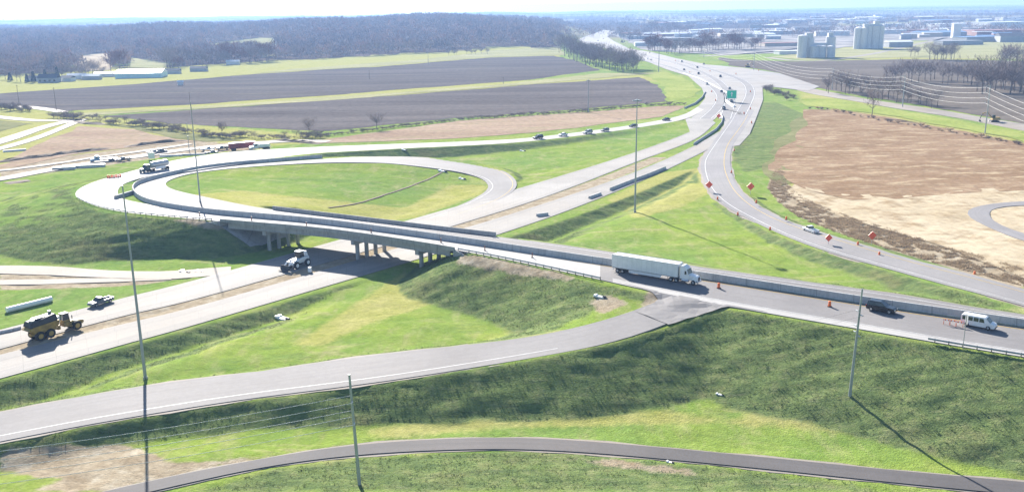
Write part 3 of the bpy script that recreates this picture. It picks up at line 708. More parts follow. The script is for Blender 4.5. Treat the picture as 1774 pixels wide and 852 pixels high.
field([(-20,300),(10,283),(90,240),(140,219),(230,224),(300,240),(345,245),(250,254),(140,266),(20,290)], 'pink', 'pinkish bare field at the left', step=10)
field([(150,213),(210,216),(300,226),(420,244),(350,246),(300,240),(230,224)], 'meadow', 'olive meadow wedge behind the parked trucks', step=12)
field([(-80,250),(-20,235),(60,214),(40,212),(-20,205),(-80,215)], 'meadow', 'olive meadow at the far left', step=15)
field([(1398,192),(1440,191),(1560,206),(1680,228),(1850,264),(1850,330),(1774,332),(1700,335),(1560,347),(1480,347),(1410,330),(1352,296),(1358,272),(1392,238),(1413,212)], 'stubble', 'large reddish brown stubble field', step=7, dz=.22, wob=.9)
field([(1340,302),(1350,266),(1383,218),(1408,196),(1422,206),(1396,240),(1366,276),(1372,322)], 'meadow', 'olive strip between the green hillside and the stubble field', step=6, dz=.17, wob=.9)
field([(1366,322),(1412,331),(1480,338),(1560,336),(1700,326),(1774,323),(1850,322),(1850,520),(1774,482),(1640,434),(1560,408),(1480,382),(1400,350)], 'tan', 'pale tan bare ground at the right', step=5, dz=.18, wob=.9)
field([(1390,172),(1450,172),(1560,192),(1774,231),(1850,246),(1850,262),(1680,226),(1560,204),(1440,188),(1398,184)], 'lime', 'bright grass strip beside the side road', step=10, dz=.24)
field([(1245,100),(1290,104),(1380,107),(1560,103),(1774,106),(1900,110),(1900,240),(1774,214),(1640,190),(1515,170),(1414,152),(1350,126),(1260,113)], 'grey', 'grey brown field under the power line', step=20)
field([(1330,99),(1385,93),(1450,86),(1560,73),(1774,74),(1850,76),(1850,102),(1774,103),(1560,100),(1400,105)], 'pale', 'pale grass round the grain silos', step=40, dz=.2)
field([(1100,126),(1150,124),(1190,137),(1212,155),(1205,166),(1160,177),(1150,150),(1140,140)], 'lime', 'bright grass lens beside the junction', step=15)
field([(1255,190),(1262,188),(1285,196),(1280,200)], 'concrete_yard', 'pale gore between the roads', dz=.4)
field([(1060,60),(1200,52),(1400,50),(1600,42),(1774,42),(1774,70),(1560,71),(1380,92),(1250,96),(1120,88)], 'concrete_yard', 'pale yards and streets of the town', step=60, dz=.25)

# ------------------------------------------------------------------ bridge
bridge = empty('bridge', BR_L, 0, 'grey concrete girder bridge carrying the curving road over the highway', 'bridge')
BI = bridge.matrix_world = Matrix.Translation(BR_L)
def loc(p): return Vector(p)-BR_L
def edge_pt(rname, side, u):
    r = ROADS[rname]; e = r[side]; uu = along_bridge(e)[0]; on = np.abs(along_bridge(e)[1]) < 45
    i = np.where(on)[0]; o = i[np.argsort(uu[i])]
    return Vector((np.interp(u, uu[o], e[o, 0]), np.interp(u, uu[o], e[o, 1]), 7.3))
US = np.linspace(-.5, BR_LEN+.5, 40)
near = [edge_pt('overpass', 'L', u) for u in US]; farr = [edge_pt('loop', 'R', u) for u in US]
def sweep(cross, name, mat, line, nrmf, parent, bev=0):
    """cross-section (offset towards far side, z) swept along a line"""
    vs = []; fs = []; n = len(cross)
    for p, nv in zip(line, nrmf):
        for o_, z in cross: vs.append(loc(p+nv*o_+Vector((0, 0, z))) if parent is bridge else p+nv*o_+Vector((0, 0, z)))
    for i in range(len(line)-1):
        for k in range(n):
            j = (k+1) % n; fs.append((i*n+k, i*n+j, (i+1)*n+j, (i+1)*n+k))
    fs += [tuple(range(n-1, -1, -1)), tuple((len(line)-1)*n+k for k in range(n))]
    m = MB(); m.add(vs, fs); return m.build(name, mat, parent)
def normals(line):
    out = []
    for i in range(len(line)):
        d = (line[min(i+1, len(line)-1)]-line[max(i-1, 0)]); d.z = 0; d.normalize(); out.append(Vector((-d.y, d.x, 0)))
    return out
nn = normals(near); nf = normals(farr)
m = MB(); vs = []; fs = []
for p, q in zip(near, farr):
    a = p-nn[0]*.45; b = q+nf[0]*.45
    for z in (-.06, -.34): vs += [loc(a+Vector((0, 0, z))), loc(b+Vector((0, 0, z)))]
for i in range(len(near)-1):
    b = i*4; c = b+4
    fs += [(b, b+1, c+1, c), (b+2, c+2, c+3, b+3), (b, c, c+2, b+2), (b+1, b+3, c+3, c+1)]
m.add(vs, fs+[(0, 2, 3, 1), ((len(near)-1)*4, (len(near)-1)*4+1, (len(near)-1)*4+3, (len(near)-1)*4+2)]); m.build('deck', M['concrete'], bridge)
sweep([(-.45, -.34), (-.45, .72), (-.2, .72), (-.05, .0), (-.05, -.058)], 'parapet', M['concrete'], near, nn, bridge)
pf0 = 0
sweep([(.45, -.34), (.45, 1.0), (.2, 1.0), (.05, .0), (.05, -.058)], 'parapet', M['concrete'], farr, nf, bridge)
width = (farr[20]-near[20]).length
for k in range(7):
    o_ = .35+k*(width-.7)/6
    line = [p+(q-p)*((o_)/width)+Vector((0, 0, 0)) for p, q in zip(near[1:-1], farr[1:-1])]
    sweep([(-.14, -.345), (.14, -.345), (.14, -1.75), (.3, -1.78), (.3, -1.95), (-.3, -1.95), (-.3, -1.78), (-.14, -1.75)], 'girder', M['concrete'], line, normals(line), bridge)
LATW = width/abs(SKEW.dot(BR_N))
def on_skew(u, lat):
    e = edge_pt('overpass', 'L', u); return Vector((e.x+SKEW.x*lat, e.y+SKEW.y*lat, 0))
PERP = Vector((SKEW.y, -SKEW.x, 0))
for u in [float(along_bridge(np.array([[gp(px, py, 5.2).x, gp(px, py, 5.2).y]]))[0][0]) for px, py in ((447, 404), (592, 423), (706, 440))]:
    u = min(max(u, 8), BR_LEN-6)
    a = on_skew(u, .2); b = on_skew(u, LATW-.2); ln = (b-a).length
    cp = MB(); cp.box((0, 0, 0), (ln, 1.2, 1.15)); o = cp.build('pier_cap', M['concrete'], bridge, .06)
    mid = (a+b)/2; o.location = loc(Vector((mid.x, mid.y, 4.76))); o.rotation_euler = (0, 0, math.atan2(SKEW.y, SKEW.x))
    for k in range(4):
        p = a+(b-a)*((k+.5)/4); z0 = GH(p.x, p.y)-.4
        cm = MB(); cm.cyl((0, 0, z0-7.3), (0, 0, 4.22-7.3), .55, n=16); o = cm.build('column', M['concrete'], bridge, smooth=False); o.location = (p.x-BR_L.x, p.y-BR_L.y, 0)
for u, sg in ((-1.0, -1), (BR_LEN+1.0, 1)):
    a = on_skew(u, -.6); b = on_skew(u, LATW+.6); mid = (a+b)/2; ln = (b-a).length
    ab = MB(); ab.box((0, 0, 0), (ln, 1.5, 3.6)); o = ab.build('abutment', M['concrete'], bridge, .05)
    o.location = loc(Vector((mid.x, mid.y, 5.1))); o.rotation_euler = (0, 0, math.atan2(SKEW.y, SKEW.x))
    for e, out in ((a, -1), (b, 1)):
        wm = MB(); L_ = 4.6
        wm.prof([(0, -1.75), (0, 1.75), (.6, 1.75), (L_, .9), (L_, -.6), (1.6, -1.75)], .45)
        w_ = wm.build('wingwall', M['concrete'], bridge, .03)
        d = BR_DIR*sg+SKEW*out*.35; w_.location = loc(Vector((e.x, e.y, 5.6))); w_.rotation_euler = (0, 0, math.atan2(d.y, d.x))
# paved slope under the left end
pv = [on_skew(.2, -.5), on_skew(9., -.5), on_skew(9.3, LATW*.5), on_skew(9., LATW+.3), on_skew(.2, LATW+.3)]
sp_o = drape('slope_paving', [(p.x, p.y) for p in pv], M['concrete'], 1.2, .14)
del sp_o['kind']; tag(sp_o, 'sloping concrete paving under the left end of the bridge', 'slope paving')

# ------------------------------------------------------------------ barriers and guardrails
def wall_path(pts, zs, h, wb, wt, name, label, cat='barrier', group=None, mat=None):
    line = [Vector((p[0], p[1], z)) for p, z in zip(pts, zs)]; n_ = normals(line)
    cs = [(-wb/2, -.3), (-wb/2, .08), (-wb/2+.02+.3*(wb-wt)/2, .25), (-wt/2, h), (wt/2, h), (wb/2-.02-.3*(wb-wt)/2, .25), (wb/2, .08), (wb/2, -.3)]
    o = sweep(cs, name, mat or M['wall_concrete'], line, n_, None); return tag(o, label, cat, group)
lp = ROADS['loop']; iend = idx_of('loop', 573, 273, 4.2, 'L')
d_ = (lp['L']-lp['R'])/np.linalg.norm(lp['L']-lp['R'], axis=1)[:, None]
wall_path((lp['L']+d_*.15)[:iend], lp['z'][:iend], 1.35, .62, .28, 'barrier_wall', 'long concrete barrier wall dividing the bridge road and following the loop', 'barrier')
def guardrail(pts, zs, label, name='guardrail', post_step=2.2):
    line = [Vector((p[0], p[1], z)) for p, z in zip(pts, zs)]
    g_ = empty(name, line[0], 0, label, 'guardrail'); nr = normals(line); o0 = line[0]
    vs = []; fs = []; cs = [(.03, .42), (.08, .5), (.03, .58), (.08, .66), (.03, .75), (-.01, .75), (.03, .66), (-.02, .58), (.03, .5), (-.01, .42)]; n = len(cs)
    for p, nv in zip(line, nr):
        for o_, z in cs: vs.append(p-o0+nv*o_+Vector((0, 0, z)))
    for i in range(len(line)-1):
        for k in range(n): fs.append((i*n+k, i*n+(k+1) % n, (i+1)*n+(k+1) % n, (i+1)*n+k))
    m_ = MB(); m_.add(vs, fs); m_.build('rail', M['galv'], g_)
    acc = 0; last = line[0]; pm = None; cnt = 0
    for i, p in enumerate(line):
        acc += (p-last).length; last = p
        if (acc >= post_step or i == 0) and cnt < 98:
            acc = 0; cnt += 1
            if pm is None:
                b = MB(); b.box((0, 0, .2), (.12, .16, 1.15)); ob = b.build('post', M['wood_pole'], g_); pm = ob.data
            else: ob = link('post', pm, None, g_)
            ob.location = p-o0-nr[i]*.12; ob.rotation_euler = (0, 0, math.atan2(nr[i].y, nr[i].x))
    return g_
def resamp(arr, step):
    d = np.concatenate([[0], np.cumsum(np.linalg.norm(np.diff(arr[:, :2], axis=0), axis=1))]); s = np.arange(0, d[-1], step)
    return np.stack([np.interp(s, d, arr[:, k]) for k in range(arr.shape[1])], 1)
op = ROADS['overpass']; dl = (op['L']-op['R'])/np.linalg.norm(op['L']-op['R'], axis=1)[:, None]
def rail_along(pa, pb, label, off=.35):
    i, j = idx_of('overpass', *pa, 'L'), idx_of('overpass', *pb, 'L')
    a = resamp(np.concatenate([(op['L']+dl*off)[i:j+1], (op['z']-.1)[i:j+1, None]], 1), 1.1); return guardrail(a[:, :2], a[:, 2], label)
rail_along((1039, 484, 7), (800, 434, 7.3), 'galvanised guardrail on the road edge right of the bridge')
rail_along((366, 381.5, 7.3), (130, 343, 7), 'galvanised guardrail curving round the outer bend at the left')
rail_along((1900, 640, 6.2), (1604, 590, 6.3), 'galvanised guardrail on the slope edge near the white van', .2)
def row(pts, label, h=.85, z=0., name='concrete_barrier', group=None, wb=.6, wt=.2, mat=None):
    a = resamp(np.array([tuple(gp(x, y, z)) for x, y in pts]), 2.); return wall_path(a[:, :2], a[:, 2]+.02, h, wb, wt, name, label, 'barrier', group, mat)
row([(930,375),(953,372)], 'short concrete barrier piece lying nearest the bridge beside the highway', z=.02, wb=1.0, wt=.5)
row([(1021,344),(1041,337)], 'short concrete barrier piece between the long barrier and the nearer piece', z=.02, wb=1.0, wt=.5)
row([(1057,330),(1090,317),(1125,304),(1154,292)], 'long concrete barrier line beside the near carriageway, behind the tall mast', z=.02, h=1.0)
row([(1202,251),(1222,238),(1240,226),(1250,214),(1252,205),(1248,198)], 'curving concrete barrier at the tip of the grass median', z=.03, h=1.)
row([(1186,188),(1204,180),(1216,170),(1222,160)], 'dark curved barrier along the far road at the junction', z=0, h=.9)
row([(1182,127),(1210,136),(1236,149),(1262,163)], 'long median barrier running through the junction', z=.03, h=1.0)
row([(1258,176),(1266,182),(1272,186)], 'white barrier point below the green sign', z=.03, h=1.1, wb=1.4, wt=1.0, mat=M['sign_white'])
row([(0,577),(18,573.5),(48,566)], 'low dark barrier on the carriageway behind the yellow truck', z=.02, h=.5)
def spoil(pts, h, w, label, z=-.3):
    a = resamp(np.array([tuple(gp(x, y, z)) for x, y in pts]), 3.); line = [Vector((p[0], p[1], GH(p[0], p[1]))) for p in a]; n_ = normals(line); vs = []; fs = []; prof_ = [(-1, -.3), (-.6, .45), (-.15, .95), (.2, 1.), (.65, .5), (1, -.3)]; n = len(prof_)
    for i, (p, nv) in enumerate(zip(line, n_)):
        f = min(1, (i+.3)/3, (len(line)-i-.7)/3)
        for o_, zz in prof_: vs.append(p+nv*o_*w/2*random.uniform(.8, 1.2)+Vector((0, 0, zz*.7*h*max(f, .05)*random.uniform(.65, 1.25) if zz > 0 else zz)))
    for i in range(len(line)-1):
        for k in range(n-1): fs.append((i*n+k, i*n+k+1, (i+1)*n+k+1, (i+1)*n+k))
    m = MB(); m.add(vs, fs); return tag(m.build('spoil_bank', M['soil']), label, 'soil bank')
spoil([(-20,283),(60,273),(130,264),(200,256)], 1.6, 6, 'dark soil bank along the lower edge of the pinkish field at the left')
spoil([(215,255),(270,248),(335,243)], 1.8, 6, 'dark soil bank behind the silver pickup and the white board')
spoil([(128,211),(150,214),(185,216)], 1.6, 7, 'short dark soil bank at the top corner of the pinkish field')
spoil([(10,318),(35,314),(60,311)], 1.5, 7, 'dark soil heap on the grass at the left edge below the haul road')
spoil([(470,243),(520,246),(560,250)], 1.6, 6, 'dark soil bank right of the white three axle truck')
# grey block in the gore at the outer bend
q = gp(206, 344, 7); bl = MB(); bl.box((0, 0, .55), (1.3, 8.5, 1.3), (.7, 1)); o = bl.build('concrete_block', M['concrete'], None, .06); o.location = (q.x, q.y+4, 6.8); o.rotation_euler = (0, 0, R(-14)); tag(o, 'grey concrete block wall in the grass gore of the outer bend', 'barrier')

# ------------------------------------------------------------------ trees
def tree_parts(h, spread, seed, tw, nt=650, blade=(.9, 2.2), bw=.13, trunk_r=.28, root=None, first=.3, up=.5):
    r = np.random.default_rng(seed); m = MB(); tips = []
    hgt = h*.62; lean = r.uniform(-.04, .04, 2)*h
    m.tube([(0, 0, -.4), (lean[0]*.4, lean[1]*.4, hgt*.5), (lean[0], lean[1], hgt)], trunk_r, 7, trunk_r*.35)
    for k in range(11):
        a = k*2.4+r.uniform(-.5, .5); z0 = h*(first+.45*r.random()*(k/11+.3)); ln = spread*(.55+.5*r.random())
        p0 = Vector((lean[0]*z0/hgt, lean[1]*z0/hgt, min(z0, hgt))); e = p0+Vector((math.cos(a)*ln, math.sin(a)*ln, ln*(.7+.6*r.random())))
        e.z = min(e.z, h*.95); md_ = (p0+e)/2+Vector((0, 0, -.08*ln)); m.tube([p0, md_, e], trunk_r*.38, 5, .03); tips += [md_, e, (md_+e)/2]
    tips.append(Vector((lean[0], lean[1], h*.85)))
    m.build('trunk', M['bark'], root)
    # thin twigs fanning from the limbs
    T = np.array([tuple(t_) for t_ in tips]); c = T[r.integers(0, len(T), nt)]+r.normal(0, 1, (nt, 3))*np.array([spread*.24, spread*.24, h*.075])
    c[:, 2] = np.clip(c[:, 2], h*.22, h)
    d = r.normal(0, 1, (nt, 3)); d[:, 2] = np.abs(d[:, 2])*.9+up; d += (c-np.array([0, 0, h*.4]))*.12; d /= np.linalg.norm(d, axis=1)[:, None]
    L_ = r.uniform(*blade, nt)[:, None]; s_ = np.cross(d, r.normal(0, 1, (nt, 3))); s_ /= np.linalg.norm(s_, axis=1)[:, None]; w_ = s_*bw
    V = np.stack([c-w_, c+w_, c+d*L_+w_*.35, c+d*L_-w_*.35], 1).reshape(-1, 3)
    np_mesh('crown', V, np.arange(len(V)).reshape(-1, 4), tw, root)
PARK = (0, -250, 0)
TREES = {}
def tree_src(key, *a, **k):
    root = empty('tree'); tree_parts(*a, root=root, **k); TREES[key] = [root, False]
for i in range(4): tree_src('bare%d' % i, 11+i, 4.2+.4*i, 10+i, M['twig_grey'], nt=460, bw=.075)
for i in range(2): tree_src('red%d' % i, 11, 4.6, 30+i, M['twig_red'], nt=650, bw=.11)
for i in range(2): tree_src('shrub%d' % i, 3.4, 2.2, 40+i, M['twig_grey'], nt=360, blade=(.5, 1.2), bw=.06, trunk_r=.12, first=.12, up=.3)
for i in range(1): tree_src('weedbush%d' % i, 1.5, 1.5, 50+i, M['dry_weed'], nt=260, blade=(.4, .8), bw=.06, trunk_r=.06, first=.1, up=.4)
def evergreen(seed, h=11):
    root = empty('conifer'); r = np.random.default_rng(seed); m = MB(); m.tube([(0, 0, -.3), (0, 0, h*.5), (0, 0, h*.95)], .25, 6, .05); m.build('trunk', M['bark'], root)
    n = 900; z = h*(.1+.88*r.random(n)**1.2); rad = (1-z/h)*h*.24*(.5+.5*r.random(n)); a = r.uniform(0, 6.283, n)
    c = np.stack([np.cos(a)*rad, np.sin(a)*rad, z], 1); d = np.stack([np.cos(a), np.sin(a), r.uniform(-.5, .3, n)], 1); s_ = np.stack([-np.sin(a), np.cos(a), r.normal(0, .5, n)], 1)*.32
    V = np.stack([c-s_, c+s_, c+d*1.1+s_*.3, c+d*1.1-s_*.3], 1).reshape(-1, 3)
    np_mesh('crown', V, np.arange(len(V)).reshape(-1, 4), M['evergreen'], root); TREES['conifer'] = [root, False]
evergreen(3)
def plant(key, px, py, hpx, label, group, cat='tree', name=None, z=None, wide=1.):
    root, used = TREES[key]; p = on_ground(px, py) if z is None else gp(px, py, z)
    dist = math.hypot(p.x, p.y); src_h = {'b': 12.5, 'r': 11, 's': 3.6, 'w': 1.7, 'c': 11}[key[0]]
    k = hpx*dist/FPX/src_h
    if not used:
        TREES[key][1] = True; o = root; o.location = p
    else: o = copy_thing(root, p)
    o.scale = (k*wide*random.uniform(.8, 1.25), k*wide*random.uniform(.8, 1.25), k); o.rotation_euler = (0, 0, random.uniform(0, 6.28))
    if name: o.name = name
    return tag(o, label, cat, group)
def bare(): return 'bare%d' % random.randrange(4)
def lineup(pts, n, hr, keyf, label, group, jit=2., cat='tree', name=None, wide=1.):
    pts = np.array(pts, float); d = np.concatenate([[0], np.cumsum(np.hypot(*np.diff(pts, axis=0).T))])
    for k in range(n):
        s_ = (k+random.uniform(.1, .9))/n*d[-1]
        plant(keyf(), np.interp(s_, d, pts[:, 0]), np.interp(s_, d, pts[:, 1])+random.uniform(-jit, jit), random.uniform(*hr), label, group, cat, name, None, wide)
lineup([(92,207),(150,208),(240,217),(300,226),(345,233),(400,239),(480,241),(560,238)], 86, (5, 11), lambda: random.choice(['shrub0', 'shrub1', 'bare0', 'bare2']), 'bare grey brown shrub in the hedgerow between the pinkish field and the lower dark field', 'hedgerow shrubs at the left', 3, 'shrub', 'shrub', 1.7)
lineup([(560,237),(640,227),(800,208),(1000,195),(1120,184),(1190,181)], 84, (3, 6), lambda: random.choice(['shrub0', 'shrub1']), 'low dark shrub in the thin hedge between the lower dark field and the reddish strip', 'thin hedge shrubs along the field', .8, 'shrub', 'shrub', 1.9)
lineup([(0,190),(30,192),(55,194)], 12, (6, 11), lambda: random.choice(['shrub0', 'shrub1']), 'low dark shrub in the clump at the far left edge', 'shrub clump at the left edge', 2, 'shrub', 'shrub')
plant('bare1', 653, 224, 28, 'lone bare tree standing in the thin hedge by the lower dark field', None)
plant('bare3', 536, 236, 27, 'taller bare tree at the right end of the left hedgerow', None)
plant('bare0', 385, 236, 26, 'tall bare tree rising from the left hedgerow near the red trailer', None)
plant('bare2', 1510, 203, 40, 'lone bare tree on the bright grass strip beside the side road', None)
lineup([(1425,158),(1470,163),(1540,172),(1600,182),(1625,188)], 24, (18, 34), bare, 'bare tree in the thicket behind the side road between two power poles', 'thicket trees behind the side road', 4)
lineup([(1530,140),(1580,140),(1640,142),(1700,148),(1774,160)], 26, (20, 34), bare, 'bare tree in the long row along the back of the grey brown field', 'tree row at the back of the grey field', 4)
lineup([(1690,163),(1730,160),(1785,158)], 12, (34, 50), bare, 'tall bare tree in the group at the right edge', 'tall trees at the right edge', 6)
lineup([(1730,120),(1790,118)], 8, (20, 32), bare, 'bare tree at the right edge beyond the pale grass field', 'trees beyond the pale field at the right edge', 6)
lineup([(1610,103),(1625,104),(1657,104)], 9, (18, 25), bare, 'bare tree in the tight clump on the pale grass right of the grain silos', 'tight clump on the pale grass', 1)
lineup([(1574,98),(1594,97)], 3, (12, 17), bare, 'small bare tree between the silos and the tight clump', 'small trees right of the silos', 1)
lineup([(978,98),(1000,103),(1040,115),(1075,120),(1105,124)], 46, (22, 34), bare, 'bare grey tree in the wood on the left side of the far highway', 'wood beside the far highway', 6)
lineup([(965,90),(1000,93),(1040,102)], 16, (18, 26), bare, 'bare tree at the field end of the wood by the far highway', 'field end of the highway wood', 4)
lineup([(1120,90),(1180,92),(1230,87),(1320,84)], 44, (14, 26), lambda: random.choice(['bare0', 'bare1', 'bare3', 'red0']), 'bare tree in the belt in front of the town beside the far highway', 'tree belt in front of the town', 4)
lineup([(1075,72),(1130,62),(1200,57)], 26, (12, 20), bare, 'bare tree on the right of the far highway near the horizon', 'trees right of the far highway', 5)
lineup([(5,140),(60,142),(110,134)], 14, (12, 18), lambda: random.choice(['bare0', 'conifer', 'bare2']), 'tree in the row behind the dark roofed farm house', 'trees behind the farm house', 2)
lineup([(110,136),(150,134),(180,128)], 12, (14, 24), bare, 'bare tree between the farm house and the long white barn', 'trees between farm house and barn', 3)
plant('red0', 208, 122, 30, 'reddish brown round tree behind the long white barn', None)
plant('red1', 192, 124, 22, 'smaller reddish tree left of the round reddish tree', None)
lineup([(285,118),(330,112),(380,110),(440,107),(470,104)], 30, (14, 30), lambda: random.choice(['bare0', 'bare1', 'red1', 'bare3']), 'bare tree along the wood edge right of the long white barn', 'wood edge right of the barn', 4)
lineup([(380,98),(420,92),(468,99)], 12, (14, 24), lambda: random.choice(['bare1', 'red0']), 'bare tree standing before the tan hillside clearing', 'trees before the hillside clearing', 2)
lineup([(770,97),(810,95),(848,94)], 8, (8, 12), bare, 'small bare tree on the pale grass in front of the wood', 'small trees in front of the wood', 1)
lineup([(1325,157),(1345,163),(1360,172),(1375,170)], 12, (6, 11), lambda: random.choice(['shrub0', 'shrub1']), 'dark shrub at the head of the green hillside by the junction', 'shrubs at the junction corner', 3, 'shrub', 'shrub')
lineup([(1398,188),(1440,192),(1500,205),(1600,222),(1774,252)], 34, (3, 7), lambda: random.choice(['shrub0', 'weedbush0']), 'low dry bush on the edge between stubble field and bright grass strip', 'dry bushes along the stubble field edge', 1, 'shrub', 'shrub')
# far woods: one mass of bare crowns on the hills
def wood(name, label, n, ylo, yhi, keep, blades, hgt, mat, seed):
    r = np.random.default_rng(seed); y = ylo*(yhi/ylo)**r.random(n); x = (r.random(n)*2-1)*.66*y
    z = height(x, y); px, py = project(x, y, z); k = keep(px, py, x, y); x, y, z = x[k], y[k], z[k]; N = len(x)
    hh = hgt*(.7+.5*r.random(N)); B = blades
    u = r.normal(0, 1, (N, B, 3)); u /= np.linalg.norm(u, axis=2)[..., None]; u *= r.random((N, B, 1))**.4
    c = np.stack([x, y, z+hh*.62], 1)[:, None]+u*np.stack([hh*.40, hh*.40, hh*.36], 1)[:, None]
    d = u*.5+np.array([0, 0, .7])+r.normal(0, .35, (N, B, 3)); d /= np.linalg.norm(d, axis=2)[..., None]
    s_ = np.cross(d, r.normal(0, 1, (N, B, 3))); s_ /= np.linalg.norm(s_, axis=2)[..., None]
    ln = (hh*.2)[:, None, None]; w_ = s_*(hh*.045)[:, None, None]
    V = np.stack([c-w_, c+w_, c+d*ln+w_*.4, c+d*ln-w_*.4], 2).reshape(-1, 3)
    tr = np.stack([x, y, z], 1)[:, None]+np.array([[-.35, 0, -1], [.35, 0, -1], [.15, 0, 1], [-.15, 0, 1]])[None]*np.where(np.arange(3) == 2, (hh*.5)[:, None, None], 1)
    V = np.concatenate([V, tr.reshape(-1, 3)])
    o = np_mesh(name, V, np.arange(len(V)).reshape(-1, 4), mat); return tag(o, label, kind='stuff')
t = NT('wood_twigs')
cc = t.ramp(t.noise(.03, 3), [(.32, (.20, .17, .165)), (.52, (.32, .265, .24)), (.68, (.44, .28, .22))])
cc = t.mix(t.ramp(t.noise(.011, 2), [(.60, 0), (.68, .7)]), cc, (.27, .14, .10)); M['wood'] = t.done(cc, .9, .1)
wood('forest', 'bare winter wood covering the hills at the left', 20000, 1020, 4200, keep_main, 30, 17, M['wood'], 5)
def keep_far(px, py, x, y):
    return (px > 940) & (py < 66) & ((vnoise(x+9000, y, 260, 8) > .40) | (y > 4200))
wood('distant_woods', 'hazy trees scattered beyond and between the town buildings', 13000, 1700, 11000, keep_far, 18, 15, M['wood'], 6)
def keep_hor(px, py, x, y): return (px < 960) & (py > 0)
wood('distant_woods', 'hazy wooded ridges on the horizon at the left', 3500, 4300, 11500, keep_hor, 16, 17, M['wood'], 9)
for k, c in enumerate(CLEAR):
    wp = []
    for x_, y_ in c:
        p = on_ground(x_, y_); wp.append((p.x, p.y))
    drape('field', wp, FM['pale'] if k else FM['tan'], 30, .6, ['tan clearing on the wooded hillside above the farm house', 'pale clearing behind the barn', 'pale clearing high on the wooded hillside'][k])

# ------------------------------------------------------------------ buildings
def building(name, px, py, w, d, h, wall, roof, label, cat='building', rz=0., gable=.0, group=None, wins=0, base=None):
    p = on_ground(px, py) if base is None else base
    b = empty(name, p, rz, label, cat, group)
    m = MB(); m.box((0, 0, h/2-.5), (w, d, h+1)); m.build('wall', M[wall], b)
    m = MB(); o_ = .4
    if gable:
        m.add([(-w/2-o_, -d/2-o_, h+.01), (w/2+o_, -d/2-o_, h+.01), (w/2+o_, d/2+o_, h+.01), (-w/2-o_, d/2+o_, h+.01), (-w/2-o_, 0, h+gable), (w/2+o_, 0, h+gable)],
              [(3, 2, 1, 0), (0, 1, 5, 4), (2, 3, 4, 5), (0, 4, 3), (1, 2, 5)])
    else: m.box((0, 0, h+.3), (w+.5, d+.5, .58))
    m.build('roof', M[roof], b)
    for k in range(wins):
        m = MB(); m.box((-w/2+w*(k+.5)/wins, -d/2-.04, h*.45), (w/wins*.45, .1, h*.4)); m.build('window', M['glass'], b)
    return b
building('barn', 246, 134, 46, 30, 5., 'wall_teal', 'roof_white', 'long barn with pale teal walls and a white roof beside the dark field', 'barn', R(8), 3.4)
building('shed', 186, 133, 24, 12, 4, 'wall_white', 'roof_white', 'low white shed attached left of the long barn', 'shed', R(8), 1.2)
building('farm_house', 86, 143, 18, 11, 4.5, 'wall_grey', 'roof_dark', 'dark roofed farm house at the far left', 'house', R(5), 4, wins=4)
for px, py, l in ((118, 141, 'small white outbuilding right of the dark roofed farm house'), (60, 141, 'small white outbuilding left of the dark roofed farm house'), (134, 137, 'tiny white shed between farm house and barn'), (160, 138, 'low grey outbuilding nearest the left end of the barn'), (300, 128, 'low dark building just right of the long barn'), (345, 124, 'dark low building at the wood edge right of the barn'), (404, 112, 'white house at the wood edge'), (118, 63, 'white house high in the hazy wood at the left'), (100, 76, 'pale house in the wood at the left')):
    building('house', px, py, random.uniform(10, 22) if py > 70 else 14, 9, 3.6, 'wall_white' if 'white' in l else 'wall_grey', 'roof_dark' if 'dark' in l else 'roof_white', l, 'house', R(random.uniform(-10, 20)), 2.2)
q = on_ground(313, 148); sh = building('field_shed', 313, 148, 5, 4, 3, 'wall_white', 'roof_white', 'tiny white hut standing out in the dark field', 'hut', .3, 1.4)
# the town: pale roofs, tallest pieces placed from the photograph
town = [
 (1655,66,14,11,26,'wall_white','roof_white','tall white tower building in the town',0), (1650,47,120,60,9,'wall_white','roof_white','long white roofed hall near the top right of the town',0),
 (1735,48,130,70,14,'wall_white','roof_white','white stepped block at the upper right edge of the town',0), (1625,63,95,45,8,'wall_grey','roof_blue','blue roofed hall left of the white tower',3), (1740,60,150,60,9,'wall_brick','roof_red','reddish hall at the right edge of the town',0),
 (1710,72,110,36,8,'wall_grey','roof_blue','long blue grey shed behind the pale grass at the right',0), (1760,73,60,26,10,'wall_grey','roof_dark','dark gabled building at the right edge behind the pale grass',5), (1660,78,70,24,6,'wall_grey','roof_grey','row of grey loading sheds by the pale lane',0),
 (1555,82,38,20,8,'wall_grey','roof_white','low building with a white roof next to the tall silo block',2), (1570,58,90,34,7,'wall_brick','roof_red','long low brick hall right of the tall silo block',0), (1545,47,60,30,8,'wall_white','roof_white','white works building behind the tall silo block',0),
 (1440,62,70,30,9,'wall_white','roof_white','white hall between the two groups of silos',0), (1405,55,90,40,10,'wall_grey','roof_dark','dark blue grey hall behind the shorter silos',4), (1425,43,80,34,8,'wall_white','roof_white','bright white roof beyond the shorter silos',0),
 (1340,60,120,46,8,'wall_grey','roof_white','long flat white roofed warehouse left of the silos',0), (1290,64,110,50,7,'wall_tan','roof_white','wide pale warehouse in the middle of the town',0), (1350,80,60,26,5,'wall_tan','roof_red','low reddish building left of the shorter silos',0), (1365,94,34,16,4,'wall_white','roof_white','low white shed beside the shorter silos',0),
 (1190,62,70,34,7,'wall_white','roof_white','white roofed building by the far highway trees',0), (1160,72,80,30,6,'wall_tan','roof_grey','grey roofed store behind the tree belt',0), (1130,80,60,26,6,'wall_white','roof_white','white fronted store nearest the far highway',0), (1115,68,50,24,6,'wall_grey','roof_grey','grey store near the bend of the far highway',0),
 (1225,56,70,30,7,'wall_white','roof_white','white roof among the trees in the middle distance',0), (1180,41,60,26,8,'wall_white','roof_white','pale building on the skyline above the far highway',0), (1300,40,120,40,9,'wall_white','roof_white','long white building near the skyline',0), (1500,36,90,36,9,'wall_white','roof_white','white building near the skyline above the tall silos',0)]
